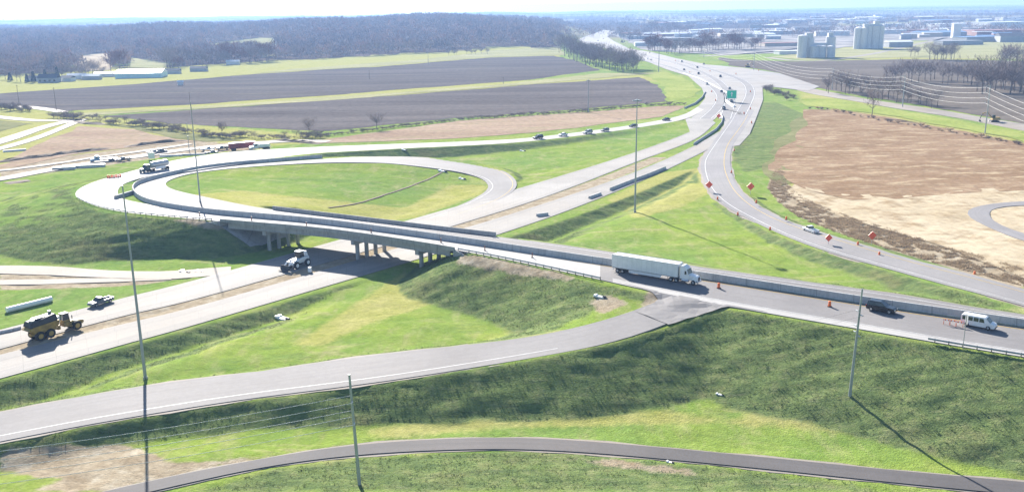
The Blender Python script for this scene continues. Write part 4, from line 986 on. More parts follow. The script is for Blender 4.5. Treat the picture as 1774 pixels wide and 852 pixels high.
for px, py, w, d, h, wl, rf, lb, gb in town: building('town_building', px, py, w, d, h, wl, rf, lb, 'building', R(random.uniform(-14, 14)), gb)
tp = [('white', 'roof_white'), ('grey', 'roof_grey'), ('dark', 'roof_dark'), ('blue', 'roof_blue'), ('red', 'roof_red')]
for k in range(110):
    px = random.uniform(1085, 1774); py = random.uniform(34, 70)
    if 1370 < px < 1545 and py > 38: py = random.uniform(30, 42)
    nm, rf = random.choice(tp[:1]*5+tp); s_ = random.uniform(.6, 1.5)*(1+(70-py)/30)
    building('town_building', px, py, 26*s_, 15*s_, random.uniform(4, 7)*(1+.2*s_), random.choice(['wall_white', 'wall_tan', 'wall_grey', 'wall_brick']), rf, 'small %s roofed building in the hazy spread of the town' % nm, 'building', R(random.uniform(-20, 20)), random.choice([0, 0, 2.5]), group='small %s roofed town buildings' % nm)
def silos(name, px, py, items, label, heads):
    p = on_ground(px, py); g_ = empty(name, p, 0, label, 'grain elevator')
    for x, y, r_, h in items:
        m = MB(); m.cyl((x, y, -.5), (x, y, h), r_, n=20); m.cyl((x, y, h-.01), (x, y, h+r_*.25), r_*1.0, r_*.15, 20); m.build('silo', M['silo'], g_)
    for x, y, w, d, z0, h in heads:
        m = MB(); m.box((x, y, z0+h/2), (w, d, h)); m.build('head_house', M['silo'], g_)
    return g_
silos('grain_elevator', 1412, 100, [(-17,0,6,27),(-6,6,5.5,24),(-2,-3,5.5,14),(7,-3,5.5,14),(19,2,6,25),(17,-8,5,14)], 'shorter group of pale round grain silos with a taller pair at each side', [(-8,4,9,6,24,6),(18,2,6,5,24,6),(5,3,20,4,15,3)])
silos('grain_elevator', 1505, 85, [(-17+8.5*i,(0 if i % 2 else 3),5,30+(i > 1)*3) for i in range(5)]+[(-13+8.5*i,9,5,31) for i in range(4)], 'tall block of pale grain silos at the back', [(4,4,26,6,32,4),(10,4,7,6,36,4)])

# ------------------------------------------------------------------ poles, masts, power line
def z_on(p, py):
    """height above a ground point that shows at picture row py"""
    lo, hi = -20., 140.
    for _ in range(50):
        m_ = (lo+hi)/2
        if project(p.x, p.y, m_)[1] > py: lo = m_
        else: hi = m_
    return lo
def mast(px, py, ptop, label, r0=.32, r1=.12, head=True, mat='pole_steel', base=None):
    p = on_ground(px, py) if base is None else base; h = z_on(p, ptop)-p.z
    g_ = empty('light_mast', p, 0, label, 'light mast')
    m = MB(); m.cyl((0, 0, -.6), (0, 0, h), r0, r1, 12); m.build('shaft', M[mat], g_)
    m = MB(); m.cyl((0, 0, -.4), (0, 0, .35), r0*1.4, r0*1.3, 12); m.build('footing', M['concrete'], g_)
    if head:
        m = MB(); m.cyl((0, 0, h-.7), (0, 0, h-.35), .75, .75, 14); m.build('ring', M['galv'], g_)
        lm = None
        for k in range(6):
            a = k*math.pi/3; b = MB(); b.box((1.15, 0, h-.65), (.75, .4, .3), (.7, .7)); b.box((.75, 0, h-.5), (.4, .09, .09))
            if lm is None: o = b.build('luminaire', M['galv'], g_); lm = o.data
            else: o = link('luminaire', lm, None, g_)
            o.rotation_euler = (0, 0, a)
    return g_
mast(252, 655, 322, 'tall grey light mast in the left foreground between highway and entrance ramp', .3, .11, False)
mast(347, 350, 176, 'tall light mast standing inside the loop near its left end', .24, .1, False)
mast(1100, 368, 171, 'tall light mast on the grass triangle right of the highway', .34, .12)
mast(1019, 195, 138, 'light mast on the reddish strip in front of the lower dark field', .36, .15)
mast(1141, 125, 74, 'pale light mast beside the far highway near the wood', .42, .2)
mast(742, 112, 88, 'thin distant pole on the pale grass below the wood', .25, .14, False)
def utility(name, px, py, tx, ty, label, r0=.3, r1=.15, mat='pole_steel', arms=()):
    p = on_ground(px, py); d = ray(tx, ty); k = p.y/d.y; top = Vector((d.x*k, d.y*k, CAM_Z+d.z*k)) - p
    g_ = empty(name, p, 0, label, 'pole'); m = MB(); m.cyl((0, 0, -.6) , top, r0, r1, 12); m.build('shaft', M[mat], g_)
    return g_, top
for px, py, pt, l in ((98, 192, 152, 'thin distant pole in the field at the far left'), (33, 178, 148, 'thin distant pole at the left edge of the field'), (330, 184, 160, 'thin distant pole on the pale strip between the dark fields'), (640, 138, 122, 'thin pole in the middle of the upper dark field'), (872, 146, 134, 'short pole on the strip at the end of the dark fields'), (328, 263, 235, 'short pale pole beside the parked trucks'), (325, 228, 212, 'short pole in the olive meadow by the hedgerow')):
    p = on_ground(px, py); h = z_on(p, pt)-p.z; g_ = empty('utility_pole', p, 0, l, 'pole')
    m = MB(); m.cyl((0, 0, -.5), (0, 0, h), .2, .13, 8); m.build('shaft', M['wood_pole'] if py < 200 else M['pole_steel'], g_)
    m = MB(); m.box((0, 0, h-.6), (2.2, .12, .14)); m.build('crossarm', M['wood_pole'], g_)
ug, ut = utility('utility_pole', 623, 838, 605, 648, 'grey utility pole in the bottom foreground beside the service road', .27, .15)
def arm(g_, pos, d, name='insulator', l=.9):
    m = MB(); pos = Vector(pos); e = pos+Vector(d)*l; m.cyl(pos, e, .05, .05, 6); m.cyl(e-Vector(d)*.55, e, .11, .11, 8); m.build(name, M['galv'], g_); return e
rg, rt = utility('utility_pole', 1472, 685, 1494, 500, 'slender grey utility pole on the dark slope right of the junction', .26, .13)
LD = Vector((-78, -24, 0)).normalized(); LN = Vector((-LD.y, LD.x, 0))
NP = ug.location+LD*82+Vector((0, 0, 0)); lv = [(689, 1), (693.5, -1), (715, 1), (726, 1), (730.5, -1)]
lab = ['topmost', 'second', 'third', 'fourth', 'lowest']
for k, (py, sd) in enumerate(lv):
    z0 = z_on(ug.location, py); f = (z0-ug.location.z)/ut.z
    pos = Vector((ut.x*f, ut.y*f, z0-ug.location.z)); e = arm(ug, pos, LN*sd*-1, 'insulator')
    z2 = z0-ug.location.z; fr = z2/ut.z; e2 = arm(rg, (rt.x*fr, rt.y*fr, rt.z*fr), LN*sd*-1, 'insulator')
    A_ = ug.location+e; B_ = NP+e+Vector((0, 0, .4)); C_ = rg.location+e2; m = MB(); pts = []
    for i in range(17):
        tt = i/16; q = B_.lerp(A_, tt); q.z -= 1.5*4*tt*(1-tt); pts.append(q)
    m.tube(pts, .035, 5); m.build('power_cable', M['chrome']); tag(COL.objects[-1], 'pale cable running left from the foreground pole, %s of its five' % lab[k], 'cable', 'cables left of the foreground pole')
    m = MB(); pts = []
    for i in range(17):
        tt = i/16; q = A_.lerp(C_, tt); q.z -= 1.8*4*tt*(1-tt); pts.append(q)
    m.tube(pts, .012, 4); m.build('power_cable', M['dark_metal']); tag(COL.objects[-1], 'thin cable between the foreground pole and the slope pole, %s of its five' % lab[k], 'cable', 'cables between the two near poles')
# transmission line on the right
LP = [Vector((x, y, GH(x, y))) for x, y in ((252,1480),(251,1214),(250,960),(249.5,722),(249.5,590),(238,462),(226,335))]
tops = [z_on(LP[i], t_)-LP[i].z if t_ else 19.5 for i, t_ in enumerate((0, 79, 0, 117, 131, 148, 0))]
ins = []
lnames = ['standing farthest away by the town', 'standing beside the tree belt of the town', 'standing in the grey field near the silos', 'standing left of the thicket by the side road', 'standing in the middle of the thicket by the side road', 'standing at the right end of the side road', 'standing beyond the right edge']
for i, (p, h) in enumerate(zip(LP, tops)):
    h = min(max(h, 15), 24)
    g_ = empty('power_pole', p, 0, 'pale steel power pole '+lnames[i], 'power pole', 'power line poles')
    m = MB(); m.cyl((0, 0, -.5), (0, 0, h), .34, .2, 10); m.build('shaft', M['galv'], g_); row_ = []
    for k in range(4):
        z_ = h-.4-k*2.6; m = MB(); m.cyl((0, 0, z_), (-1.7, 0, z_+.25), .09, .07, 6); m.cyl((-1.7, 0, z_+.25), (-1.7, 0, z_-.5), .14, .14, 8); m.build('insulator_arm', M['galv'], g_); row_.append(p+Vector((-1.7, 0, z_-.5)))
    ins.append(row_)
for k in range(4):
    pts = []
    for a, b in zip(ins[:-1], ins[1:]):
        sag = (b[k]-a[k]).length*.02
        for i in range(14):
            tt = i/14; q = a[k].lerp(b[k], tt); q.z -= sag*4*tt*(1-tt); pts.append(q)
    pts.append(ins[-1][k]); m = MB(); m.tube(pts, .05, 5); m.build('power_cable', M['wall_white']); tag(COL.objects[-1], 'thick pale cable of the power line at the right, %s of four' % ['topmost', 'second from top', 'third from top', 'lowest'][k], 'cable', 'power line cables')

# ------------------------------------------------------------------ vehicles (nose towards +x, wheels on z = 0)
WHEEL = {}
def wheel(parent, x, y, r=.35, w=.24, rim='chrome', name='wheel'):
    key = (r, w, rim)
    if key not in WHEEL:
        m = MB(); m.cyl((0, -w/2, 0), (0, w/2, 0), r, r, 18); o = m.build(name, M['rubber'], parent, r*.07)
        m = MB()
        for sg in (-1, 1): m.cyl((0, sg*(w/2-.02), 0), (0, sg*(w/2+.015), 0), r*.6, r*.5, 14)
        rm = m.build('rim', M[rim], o); WHEEL[key] = (o.data, rm.data)
    else:
        o = link(name, WHEEL[key][0], None, parent); link('rim', WHEEL[key][1], None, o)
    o.location = (x, y, r); return o
def glasshouse(parent, prof_, paint, roof=None):
    """prof_: (x, z, half width) side outline of the cabin glass; the roof skin and pillars follow in body colour"""
    m = MB(); m.prof(prof_, 1); m.build('window', M['glass'], parent, .02)
def car(name, kind, paint, label, cat, group=None):
    g_ = empty(name, PARK, 0, label, cat, group)
    if kind in ('suv', 'sedan', 'hatch'):
        L, W_, zb, zr = {'suv': (4.9, 1.95, 1.08, 1.78), 'sedan': (4.7, 1.82, .92, 1.45), 'hatch': (4.2, 1.78, .95, 1.52)}[kind]; a = L/2; hw = W_/2
        m = MB(); m.prof([(-a+.08, .32, hw*.93), (-a, .62, hw*.95), (-a+.06, zb, hw*.93), (-a*.3, zb+.04, hw*.98), (a*.42, zb+.02, hw*.97), (a*.86, zb-.12, hw*.9), (a-.02, zb-.32, hw*.86), (a, .45, hw*.9), (a-.12, .26, hw*.9), (-a+.2, .26, hw*.93)], 1)
        m.build('body', M[paint], g_, .06)
        back = -a+.1 if kind != 'sedan' else -a*.72
        rb = back+.28 if kind != 'sedan' else back+.6; fr = a*.02; fb = a*.44
        glasshouse(g_, [(back, zb, hw*.9), (rb, zr-.05, hw*.74), (fr, zr-.04, hw*.74), (fb, zb, hw*.88)], paint)
        m = MB(); m.prof([(rb-.04, zr-.06, hw*.75), (rb+.1, zr+.03, hw*.7), (fr-.15, zr+.04, hw*.7), (fr+.05, zr-.06, hw*.75)], 1); m.build('roof', M[paint], g_, .03)
        for sg in (-1, 1):
            m = MB(); x_ = (rb+fr)/2-.1
            for xx in (back+.1, x_, fb-.1):
                tx = rb if xx < x_ else (x_ if xx == x_ else fr)
                m.add([(xx-.05, sg*(hw*.905), zb), (xx+.06, sg*(hw*.905), zb), (tx+.06, sg*(hw*.75), zr-.05), (tx-.05, sg*(hw*.75), zr-.05)], [(0, 1, 2, 3)])
            m.build('pillar', M[paint], g_)
        wr = .37 if kind == 'suv' else .32
    elif kind == 'van':
        L, W_, zr = 5.6, 2.0, 2.1; a = L/2; hw = 1.0; wr = .37; zb = 1.15
        m = MB(); m.prof([(-a, .38, hw*.96), (-a, 1.1, hw), (-a+.05, 1.95, hw*.9), (-a+.2, zr, hw*.82), (1.0, zr, hw*.82), (1.25, zr-.1, hw*.84), (2.0, 1.22, hw*.94), (a-.12, 1.02, hw*.86), (a, .8, hw*.84), (a, .42, hw*.88), (a-.2, .3, hw*.9), (-a+.2, .3, hw*.95)], 1); m.build('body', M[paint], g_, .05)
        for sg in (-1, 1):
            for x0, x1 in ((-2.55, -1.75), (-1.6, -.85), (-.7, .1), (.25, 1.1)):
                m = MB(); y0, y1 = sg*(hw*.985+.012), sg*(hw*.875+.035); m.quad((x0, y0, 1.2), (x1, y0, 1.2), (x1-(.22 if x1 > 1 else 0), y1, 1.86), (x0, y1, 1.86)); m.build('side_window', M['glass'], g_)
        m = MB(); m.quad((1.34, -.78, 2.0), (1.34, .78, 2.0), (2.03, .86, 1.27), (2.03, -.86, 1.27)); m.build('windshield', M['glass'], g_)
        m = MB(); m.quad((-a-.015, -.8, 1.2), (-a-.015, .8, 1.2), (-a+.02, .74, 1.85), (-a+.02, -.74, 1.85)); m.build('rear_window', M['glass'], g_)
        m = MB(); m.box((a+.01, 0, .45), (.12, 1.7, .22)); m.build('bumper', M['dark_metal'], g_, .03)
    elif kind == 'pickup':
        L, W_ = 5.8, 2.0; a = L/2; hw = 1.0; wr = .4; zb = 1.1
        m = MB(); m.prof([(-.35, .42, hw*.95), (-.35, zb, hw*.95), (1.25, zb, hw*.97), (a*.93, zb-.08, hw*.9), (a, zb-.3, hw*.88), (a, .5, hw*.9), (a-.15, .38, hw*.9)], 1); m.build('body', M[paint], g_, .05)
        m = MB(); m.box((-1.65, 0, .62), (2.5, 1.9, .3))
        for sg in (-1, 1): m.box((-1.65, sg*.9, .94), (2.5, .14, .36))
        m.box((-2.84, 0, .94), (.12, 1.66, .36)); m.box((-.46, 0, .94), (.12, 1.66, .36)); m.build('cargo_bed', M[paint], g_)
        glasshouse(g_, [(-.33, zb, hw*.9), (-.22, 1.72, hw*.76), (.75, 1.74, hw*.76), (1.4, zb, hw*.88)], paint)
        m = MB(); m.prof([(-.26, 1.7, hw*.77), (-.15, 1.82, hw*.72), (.65, 1.83, hw*.72), (.82, 1.71, hw*.77)], 1); m.build('roof', M[paint], g_, .03)
    for x_ in (-L*.31, L*.31):
        for sg in (-1, 1): wheel(g_, x_, sg*(W_/2-.13), wr, .24)
    for sg in (-1, 1):
        m = MB(); m.box((L/2-.07, sg*W_*.34, .72), (.14, .36, .16)); m.build('headlight', M['lamp'], g_, .02)
        m = MB(); m.box((-L/2+.04, sg*W_*.41, .9), (.12, .16, .32)); m.build('taillight', M['tail'], g_, .02)
        m = MB(); m.box((L*.2, sg*(W_/2+.08), 1.12 if kind != 'sedan' else .98), (.12, .2, .16)); m.build('side_mirror', M[paint], g_, .02)
    return g_
def place(o, px, py, z, px2, py2, sc=1., dz=.02):
    """centre of the wheels' ground patch at a pixel, nose towards the second pixel"""
    a = gp(px, py, z); b = gp(px2, py2, z); d = b-a
    o.location = a+Vector((0, 0, dz)); o.rotation_euler = (0, 0, math.atan2(d.y, d.x)); o.scale = (sc, sc, sc); return o
# road height where the vehicles on the overpass drive
def oz(px, py, rn='overpass', z0=6.6):
    z = z0
    for _ in range(6):
        p = gp(px, py, z); c = ROADS[rn]['c']; i = int(np.argmin((c[:, 0]-p.x)**2+(c[:, 1]-p.y)**2)); z = ROADS[rn]['z'][i]
    return float(z)
# --- the white semi truck
def semi():
    g_ = empty('semi_truck', PARK, 0, 'white semi truck with a long plain box trailer driving along the bridge road', 'truck')
    tl = MB(); tl.box((-13.6+8.075, 0, 2.65), (16.15, 2.59, 2.82)); trl = tl.build('trailer', M['trailer'], g_, .03)
    m = MB()
    for sg in (-1, 1): m.box((-5.525, sg*1.27, 1.19), (16.15, .1, .16)); m.box((-5.525, sg*1.28, 4.08), (16.1, .08, .1))
    m.build('trailer_rail', M['galv'], trl)
    m = MB(); m.box((-5.5, 0, 1.05), (15.6, .9, .22)); m.box((-11.5, 0, .85), (3.2, 1.1, .3)); m.build('chassis_rail', M['dark_metal'], trl)
    for sg in (-1, 1):
        m = MB(); m.cyl((.1, sg*.9, .1), (.1, sg*.9, 1.1), .07, .07, 8); m.box((.1, sg*.9, .1), (.35, .3, .05)); m.build('landing_leg', M['dark_metal'], trl)
        m = MB(); m.prof([(-9.3, .45), (-9.3, 1.1), (-1.2, 1.1), (-1.6, .5)], .04, yc=sg*1.22); m.build('side_skirt', M['white_body'], trl)
    m = MB(); m.box((-13.55, 0, .58), (.1, 2.3, .12)); m.box((-13.55, .6, .85), (.08, .1, .5)); m.box((-13.55, -.6, .85), (.08, .1, .5)); m.build('underride_bar', M['galv'], trl)
    for sg in (-1, 1):
        m = MB(); m.box((-13.62, sg*.63, 2.62), (.05, 1.2, 2.6)); m.build('rear_door', M['white_body'], trl)
        m = MB(); m.box((-13.62, sg*1.05, 1.12), (.06, .3, .12)); m.build('taillight', M['tail'], trl)
    for x_ in (-12.2, -10.95, .9, 2.2):
        for sg in (-1, 1): wheel(g_, x_, sg*.98, .5, .58, 'silver_body')
    for sg in (-1, 1): wheel(g_, 6.1, sg*1.02, .5, .32, 'chrome')
    m = MB(); m.box((3.3, 0, .95), (7.4, .85, .28)); m.build('frame', M['dark_metal'], g_)
    m = MB(); m.prof([(3.0, 1.0, 1.15), (3.0, 3.3, 1.12), (3.15, 3.85, .95), (3.7, 3.95, .9), (4.5, 3.3, 1.02), (4.95, 2.15, 1.13), (5.0, 1.0, 1.15)], 1); m.build('cab', M['white_body'], g_, .06)
    m = MB(); m.prof([(4.9, .85, .9), (4.9, 2.1, 1.0), (6.6, 1.78, .82), (6.95, 1.5, .78), (7.0, .8, .8)], 1); m.build('hood', M['white_body'], g_, .08)
    for sg in (-1, 1):
        m = MB()
        for k in range(9):
            a0, a1 = math.pi*k/9, math.pi*(k+1)/9
            for aa, bb in ((a0, a1),):
                m.add([(6.1+.68*math.cos(aa), sg*.82, .48+.68*math.sin(aa)), (6.1+.68*math.cos(bb), sg*.82, .48+.68*math.sin(bb)), (6.1+.68*math.cos(bb), sg*1.2, .46+.68*math.sin(bb)), (6.1+.68*math.cos(aa), sg*1.2, .46+.68*math.sin(aa))], [(0, 1, 2, 3)])
        m.build('fender', M['white_body'], g_)
        m = MB(); m.quad((4.1, sg*1.165, 2.1), (4.72, sg*1.15, 2.1), (4.42, sg*1.08, 2.85), (4.1, sg*1.12, 2.85)); m.build('side_window', M['glass'], g_)
        m = MB(); m.cyl((3.0-.1, sg*1.05, .9), (2.9, sg*1.05, 4.0), .1, .1, 10); m.build('exhaust_stack', M['chrome'], g_)
        m = MB(); m.cyl((3.5, sg*1.0, .78), (5.1, sg*1.0, .78), .33, .33, 14); m.build('fuel_tank', M['chrome'], g_)
        m = MB(); m.box((4.75, sg*1.4, 2.5), (.1, .2, .6)); m.cyl((4.75, sg*1.1, 2.6), (4.75, sg*1.4, 2.6), .03, .03, 6); m.build('side_mirror', M['white_body'], g_)
        m = MB(); m.box((6.96, sg*.66, 1.25), (.12, .3, .26)); m.build('headlight', M['lamp'], g_, .03)
    m = MB(); m.quad((4.58, -.98, 3.18), (4.58, .98, 3.18), (4.99, 1.06, 2.2), (4.99, -1.06, 2.2)); m.build('windshield', M['glass'], g_)
    m = MB(); m.box((7.03, 0, .62), (.2, 2.2, .36)); m.build('bumper', M['chrome'], g_, .05)
    m = MB(); m.box((6.99, 0, 1.25), (.06, .9, .75)); m.build('grille', M['dark_metal'], g_)
    m = MB(); m.box((2.3, 0, 1.25), (1.4, .9, .25)); m.build('coupling', M['dark_metal'], g_)
    return g_
sm_ = semi()
z_s = oz(1140, 482); A_ = gp(1074, 470.5, z_s); B_ = gp(1204, 492, z_s); dd = B_-A_
sm_.location = A_.lerp(B_, 12.2/(12.2+6.1))+Vector((0, 0, .05)); sm_.rotation_euler = (0, 0, math.atan2(dd.y, dd.x)); SEMI_K = dd.length/18.3
sm_.scale = (max(.85, min(1.15, SEMI_K)),)*3
# --- cars on the overpass road
place(car('suv', 'suv', 'black_body', 'black estate car driving along the barrier wall behind the white van', 'car'), 1527, 539, oz(1527, 540), 1620, 556, 1.1)
place(car('van', 'van', 'white_body', 'white passenger van with dark side windows beside the barrier wall', 'van'), 1695, 566, oz(1695, 566), 1774, 581, 1.02)
# --- near highway
place(car('pickup_truck', 'pickup', 'grey_body', 'grey pickup truck on the far carriageway ahead of the yellow truck', 'pickup truck'), 175, 527, 0, 120, 545)
place(car('pickup_truck', 'pickup', 'white_body', 'white pickup truck on the grey slip road near the orange signs', 'pickup truck'), 1404, 402, .9, 1340, 378, 1.0)
def dumper():
    g_ = empty('articulated_dump_truck', PARK, 0, 'yellow articulated dump truck with a dark load body on the dirt median', 'dump truck')
    m = MB(); m.prof([(.9, 1.0, .75), (.9, 1.75, .85), (2.4, 1.85, .85), (4.6, 1.5, .7), (4.8, 1.0, .7), (3.6, .8, .7)], 1); m.build('hood', M['yellow_body'], g_, .08)
    m = MB(); m.box((1.6, .1, 2.0), (1.35, 1.3, .4)); m.build('cab_base', M['yellow_body'], g_, .04)
    m = MB(); m.box((1.55, .1, 2.75), (1.3, 1.25, 1.15), (.86, .9)); m.build('cab_window', M['glass'], g_, .04)
    m = MB(); m.box((1.5, .1, 3.38), (1.4, 1.35, .12)); m.build('cab_roof', M['dark_metal'], g_, .03)
    m = MB(); m.cyl((2.6, -.6, 1.7), (2.6, -.6, 2.9), .09, .09, 8); m.build('exhaust_stack', M['dark_metal'], g_)
    m = MB(); m.box((3.0, 0, 1.05), (2.6, 2.5, .14)); m.build('fender', M['yellow_body'], g_)
    m = MB(); m.cyl((.2, 0, .7), (.2, 0, 1.5), .35, .35, 10); m.box((-2.4, 0, 1.15), (5.4, .9, .45)); m.build('frame', M['yellow_body'], g_)
    m = MB(); m.prof([(-.2, 1.9, 1.15), (-.1, 2.9, 1.4), (-4.9, 2.7, 1.4), (-5.9, 2.2, 1.3), (-4.6, 1.35, 1.1), (-1.2, 1.3, 1.1)], 1); m.build('dump_body', M['yellow_body'], g_, .06)
    m = MB(); m.prof([(-.3, 2.91, 1.3), (-.5, 4.1, 1.05), (-3.0, 3.8, 1.15), (-5.2, 3.55, 1.1), (-5.5, 2.62, 1.3)], 1); m.build('load_body', M['dark_metal'], g_, .12)
    m = MB(); m.box((-2.6, 0, 3.92), (3.4, 1.2, .16)); m.box((-.8, .5, 4.3), (.5, .5, .4)); m.box((-4.6, -.4, 3.75), (.7, .9, .3)); m.build('load_top', M['galv'], g_, .03)
    m = MB(); m.box((.35, .2, 2.6), (.4, .8, 1.1)); m.build('bulkhead', M['white_body'], g_)
    for x_ in (3.0, -2.0, -3.9):
        for sg in (-1, 1): wheel(g_, x_, sg*1.15, .85, .65, 'yellow_body')
    for sg in (-1, 1):
        m = MB(); m.box((4.72, sg*.45, 1.3), (.1, .25, .2)); m.build('headlight', M['lamp'], g_)
    return g_
place(dumper(), 101, 577, 0, 146, 563.5, 1.13)
def loader():
    g_ = empty('wheel_loader', PARK, 0, 'white machine with a folded front bucket working in the shade under the bridge', 'loader')
    m = MB(); m.prof([(-2.4, .9, .8), (-2.5, 1.8, .85), (-.6, 2.0, .9), (.3, 1.7, .9), (2.0, 1.35, .7), (2.2, .85, .7)], 1); m.build('body', M['white_body'], g_, .08)
    m = MB(); m.box((-.5, 0, 2.55), (1.5, 1.4, 1.2), (.85, .85)); m.build('cab_window', M['glass'], g_, .05)
    m = MB(); m.box((-.5, 0, 3.22), (1.5, 1.4, .14)); m.build('cab_roof', M['white_body'], g_, .03)
    m = MB(); m.prof([(-2.6, 1.8, .5), (-2.3, 2.9, .4), (-2.0, 2.9, .4), (-1.4, 2.0, .5)], 1); m.build('rear_boom', M['white_body'], g_, .04)
    for sg in (-1, 1):
        m = MB(); m.tube([(.8, sg*.6, 1.7), (2.4, sg*.6, 1.5), (3.6, sg*.6, .7)], .16, 6); m.build('lift_arm', M['white_body'], g_)
        for x_ in (-1.7, 1.4): wheel(g_, x_, sg*.98, .72, .5, 'sign_white')
    m = MB(); m.prof([(3.5, .2), (3.45, 1.1), (3.7, 1.2), (3.95, .5), (4.6, .2), (4.5, .1)], 2.3); m.build('bucket', M['dark_metal'], g_, .03)
    return g_
place(loader(), 517, 462, 0, 484, 473, 1.25)
# --- the tanker and the parked machines at the outer bend
def tractor(g_, paint, x0=0.):
    m = MB(); m.prof([(x0, 1.0, 1.1), (x0, 2.9, 1.1), (x0+1.4, 2.95, 1.05), (x0+2.0, 2.0, 1.1), (x0+2.05, 1.0, 1.1)], 1); m.build('cab', M[paint], g_, .05)
    m = MB(); m.prof([(x0+2.0, .8, .9), (x0+2.0, 1.95, .95), (x0+3.6, 1.65, .8), (x0+3.75, .7, .8)], 1); m.build('hood', M[paint], g_, .07)
    m = MB(); m.quad((x0+1.47, -.95, 2.85), (x0+1.47, .95, 2.85), (x0+2.05, 1.0, 2.02), (x0+2.05, -1.0, 2.02)); m.build('windshield', M['glass'], g_)
    for sg in (-1, 1):
        m = MB(); m.quad((x0+.6, sg*1.115, 2.0), (x0+1.7, sg*1.115, 2.0), (x0+1.35, sg*1.1, 2.75), (x0+.6, sg*1.115, 2.75)); m.build('side_window', M['glass'], g_)
        m = MB(); m.box((x0+3.72, sg*.6, 1.1), (.1, .3, .25)); m.build('headlight', M['lamp'], g_)
        wheel(g_, x0+2.9, sg*1.0, .5, .34, 'chrome')
    m = MB(); m.box((x0-.5, 0, .95), (7.5, .85, .26)); m.build('frame', M['dark_metal'], g_)
tk = empty('tanker_truck', PARK, 0, 'dark green truck with a long pale rounded tank coming round the outer bend', 'truck'); tractor(tk, 'teal_body', 2.6)
m = MB(); m.cyl((-6.2, 0, 2.35), (1.6, 0, 2.45), 1.15, 1.15, 20); m.build('tank', M['silver_body'], tk, .12)
m = MB(); m.box((-2.3, 0, 3.5), (6.5, .8, .08)); m.build('walkway', M['galv'], tk)
m = MB(); m.box((-2.0, -1.2, 1.2), (4.6, .08, .95)); m.box((-2.0, 1.2, 1.2), (4.6, .08, .95)); m.build('side_panel', M['white_body'], tk)
m = MB(); m.box((-2.3, 0, .95), (8, .9, .25)); m.build('chassis_rail', M['dark_metal'], tk)
for x_ in (1.2, 2.4, -5.6, -4.5):
    for sg in (-1, 1): wheel(tk, x_, sg*.95, .5, .5, 'dark_metal')
place(tk, 268, 296.5, 6.7, 232, 303.5, 1.0)
def box_trailer():
    g_ = empty('box_trailer', PARK, 0, 'red box trailer with a pale roof parked by the haul road', 'trailer')
    m = MB(); m.box((0, 0, 2.5), (13.5, 2.6, 2.7)); m.build('body', M['red_body'], g_, .03)
    m = MB(); m.box((0, 0, 3.9), (13.6, 2.7, .1)); m.build('roof', M['sign_white'], g_)
    m = MB(); m.box((0, 0, .95), (13, .9, .25)); m.build('chassis_rail', M['dark_metal'], g_)
    for x_ in (-5.2, -4.0):
        for sg in (-1, 1): wheel(g_, x_, sg*.98, .5, .55, 'dark_metal')
    for sg in (-1, 1):
        m = MB(); m.box((4.2, sg*.9, .52), (.15, .15, 1.0)); m.build('landing_leg', M['dark_metal'], g_)
    return g_
def gz(px, py):
    p = on_ground(px, py); return p.z+.1
place(box_trailer(), 420, 259.5, gz(420, 259), 470, 255, .92)
wt = empty('dump_truck', PARK, 0, 'white three axle truck with big dark wheels parked right of the red trailer', 'truck'); tractor(wt, 'white_body', 1.2)
m = MB(); m.prof([(.9, 1.2, 1.15), (1.0, 2.7, 1.2), (-3.6, 2.6, 1.2), (-3.9, 1.3, 1.15)], 1); m.build('dump_body', M['white_body'], wt, .05)
for x_ in (-1.6, -3.0):
    for sg in (-1, 1): wheel(wt, x_, sg*1.0, .62, .5, 'dark_metal')
place(wt, 452, 260, gz(452, 260), 435, 261.5, 1.12)
place(car('pickup_truck', 'pickup', 'white_body', 'white pickup truck parked left of the red trailer', 'pickup truck'), 360, 261, gz(360, 261), 400, 258, 1.1)
place(car('pickup_truck', 'pickup', 'black_body', 'black pickup truck parked just in front of the red trailer', 'pickup truck'), 386, 259.5, gz(386, 259), 350, 262, 1.05)
place(car('pickup_truck', 'pickup', 'grey_body', 'dark grey pickup truck parked nearest the bend left of the red trailer', 'pickup truck'), 367, 267, gz(367, 267), 400, 263, 1.05)
place(car('pickup_truck', 'pickup', 'silver_body', 'silver pickup truck parked behind the white board at the haul road', 'pickup truck'), 266, 266, gz(266, 266), 300, 262, 1.0)
place(car('suv', 'suv', 'grey_body', 'dark grey car parked right of the white board at the haul road', 'car'), 281, 264, gz(281, 264), 310, 262, 1.0)
bt = empty('flatbed_truck', PARK, 0, 'pale blue truck with a flat bed standing on the haul road at the left', 'truck'); tractor(bt, 'blue_body', 1.4)
m = MB(); m.box((-2.4, 0, 1.35), (7.4, 2.4, .22)); m.box((1.2, 0, 1.9), (.12, 2.3, 1.0)); m.build('flatbed', M['galv'], bt)
for x_ in (-4.4, -3.2):
    for sg in (-1, 1): wheel(bt, x_, sg*.98, .5, .5, 'dark_metal')
place(bt, 178, 280.5, gz(178, 280), 163, 282, 1.0)
place(car('pickup_truck', 'pickup', 'black_body', 'black pickup truck parked right of the pale blue truck on the haul road', 'pickup truck'), 215, 279, gz(215, 279), 180, 283, 1.05)
def slab_stack(px, py, L, label, rz=.2, w=2.4, n=3):
    p = on_ground(px, py); g_ = empty('slab_stack', p, rz, label, 'slab stack')
    for k in range(n):
        m = MB(); m.box((random.uniform(-.2, .2), random.uniform(-.1, .1), .15+.42*k), (L, w, .38)); m.build('slab', M['sign_white' if k % 2 == 0 else 'concrete'], g_, .02)
    return g_
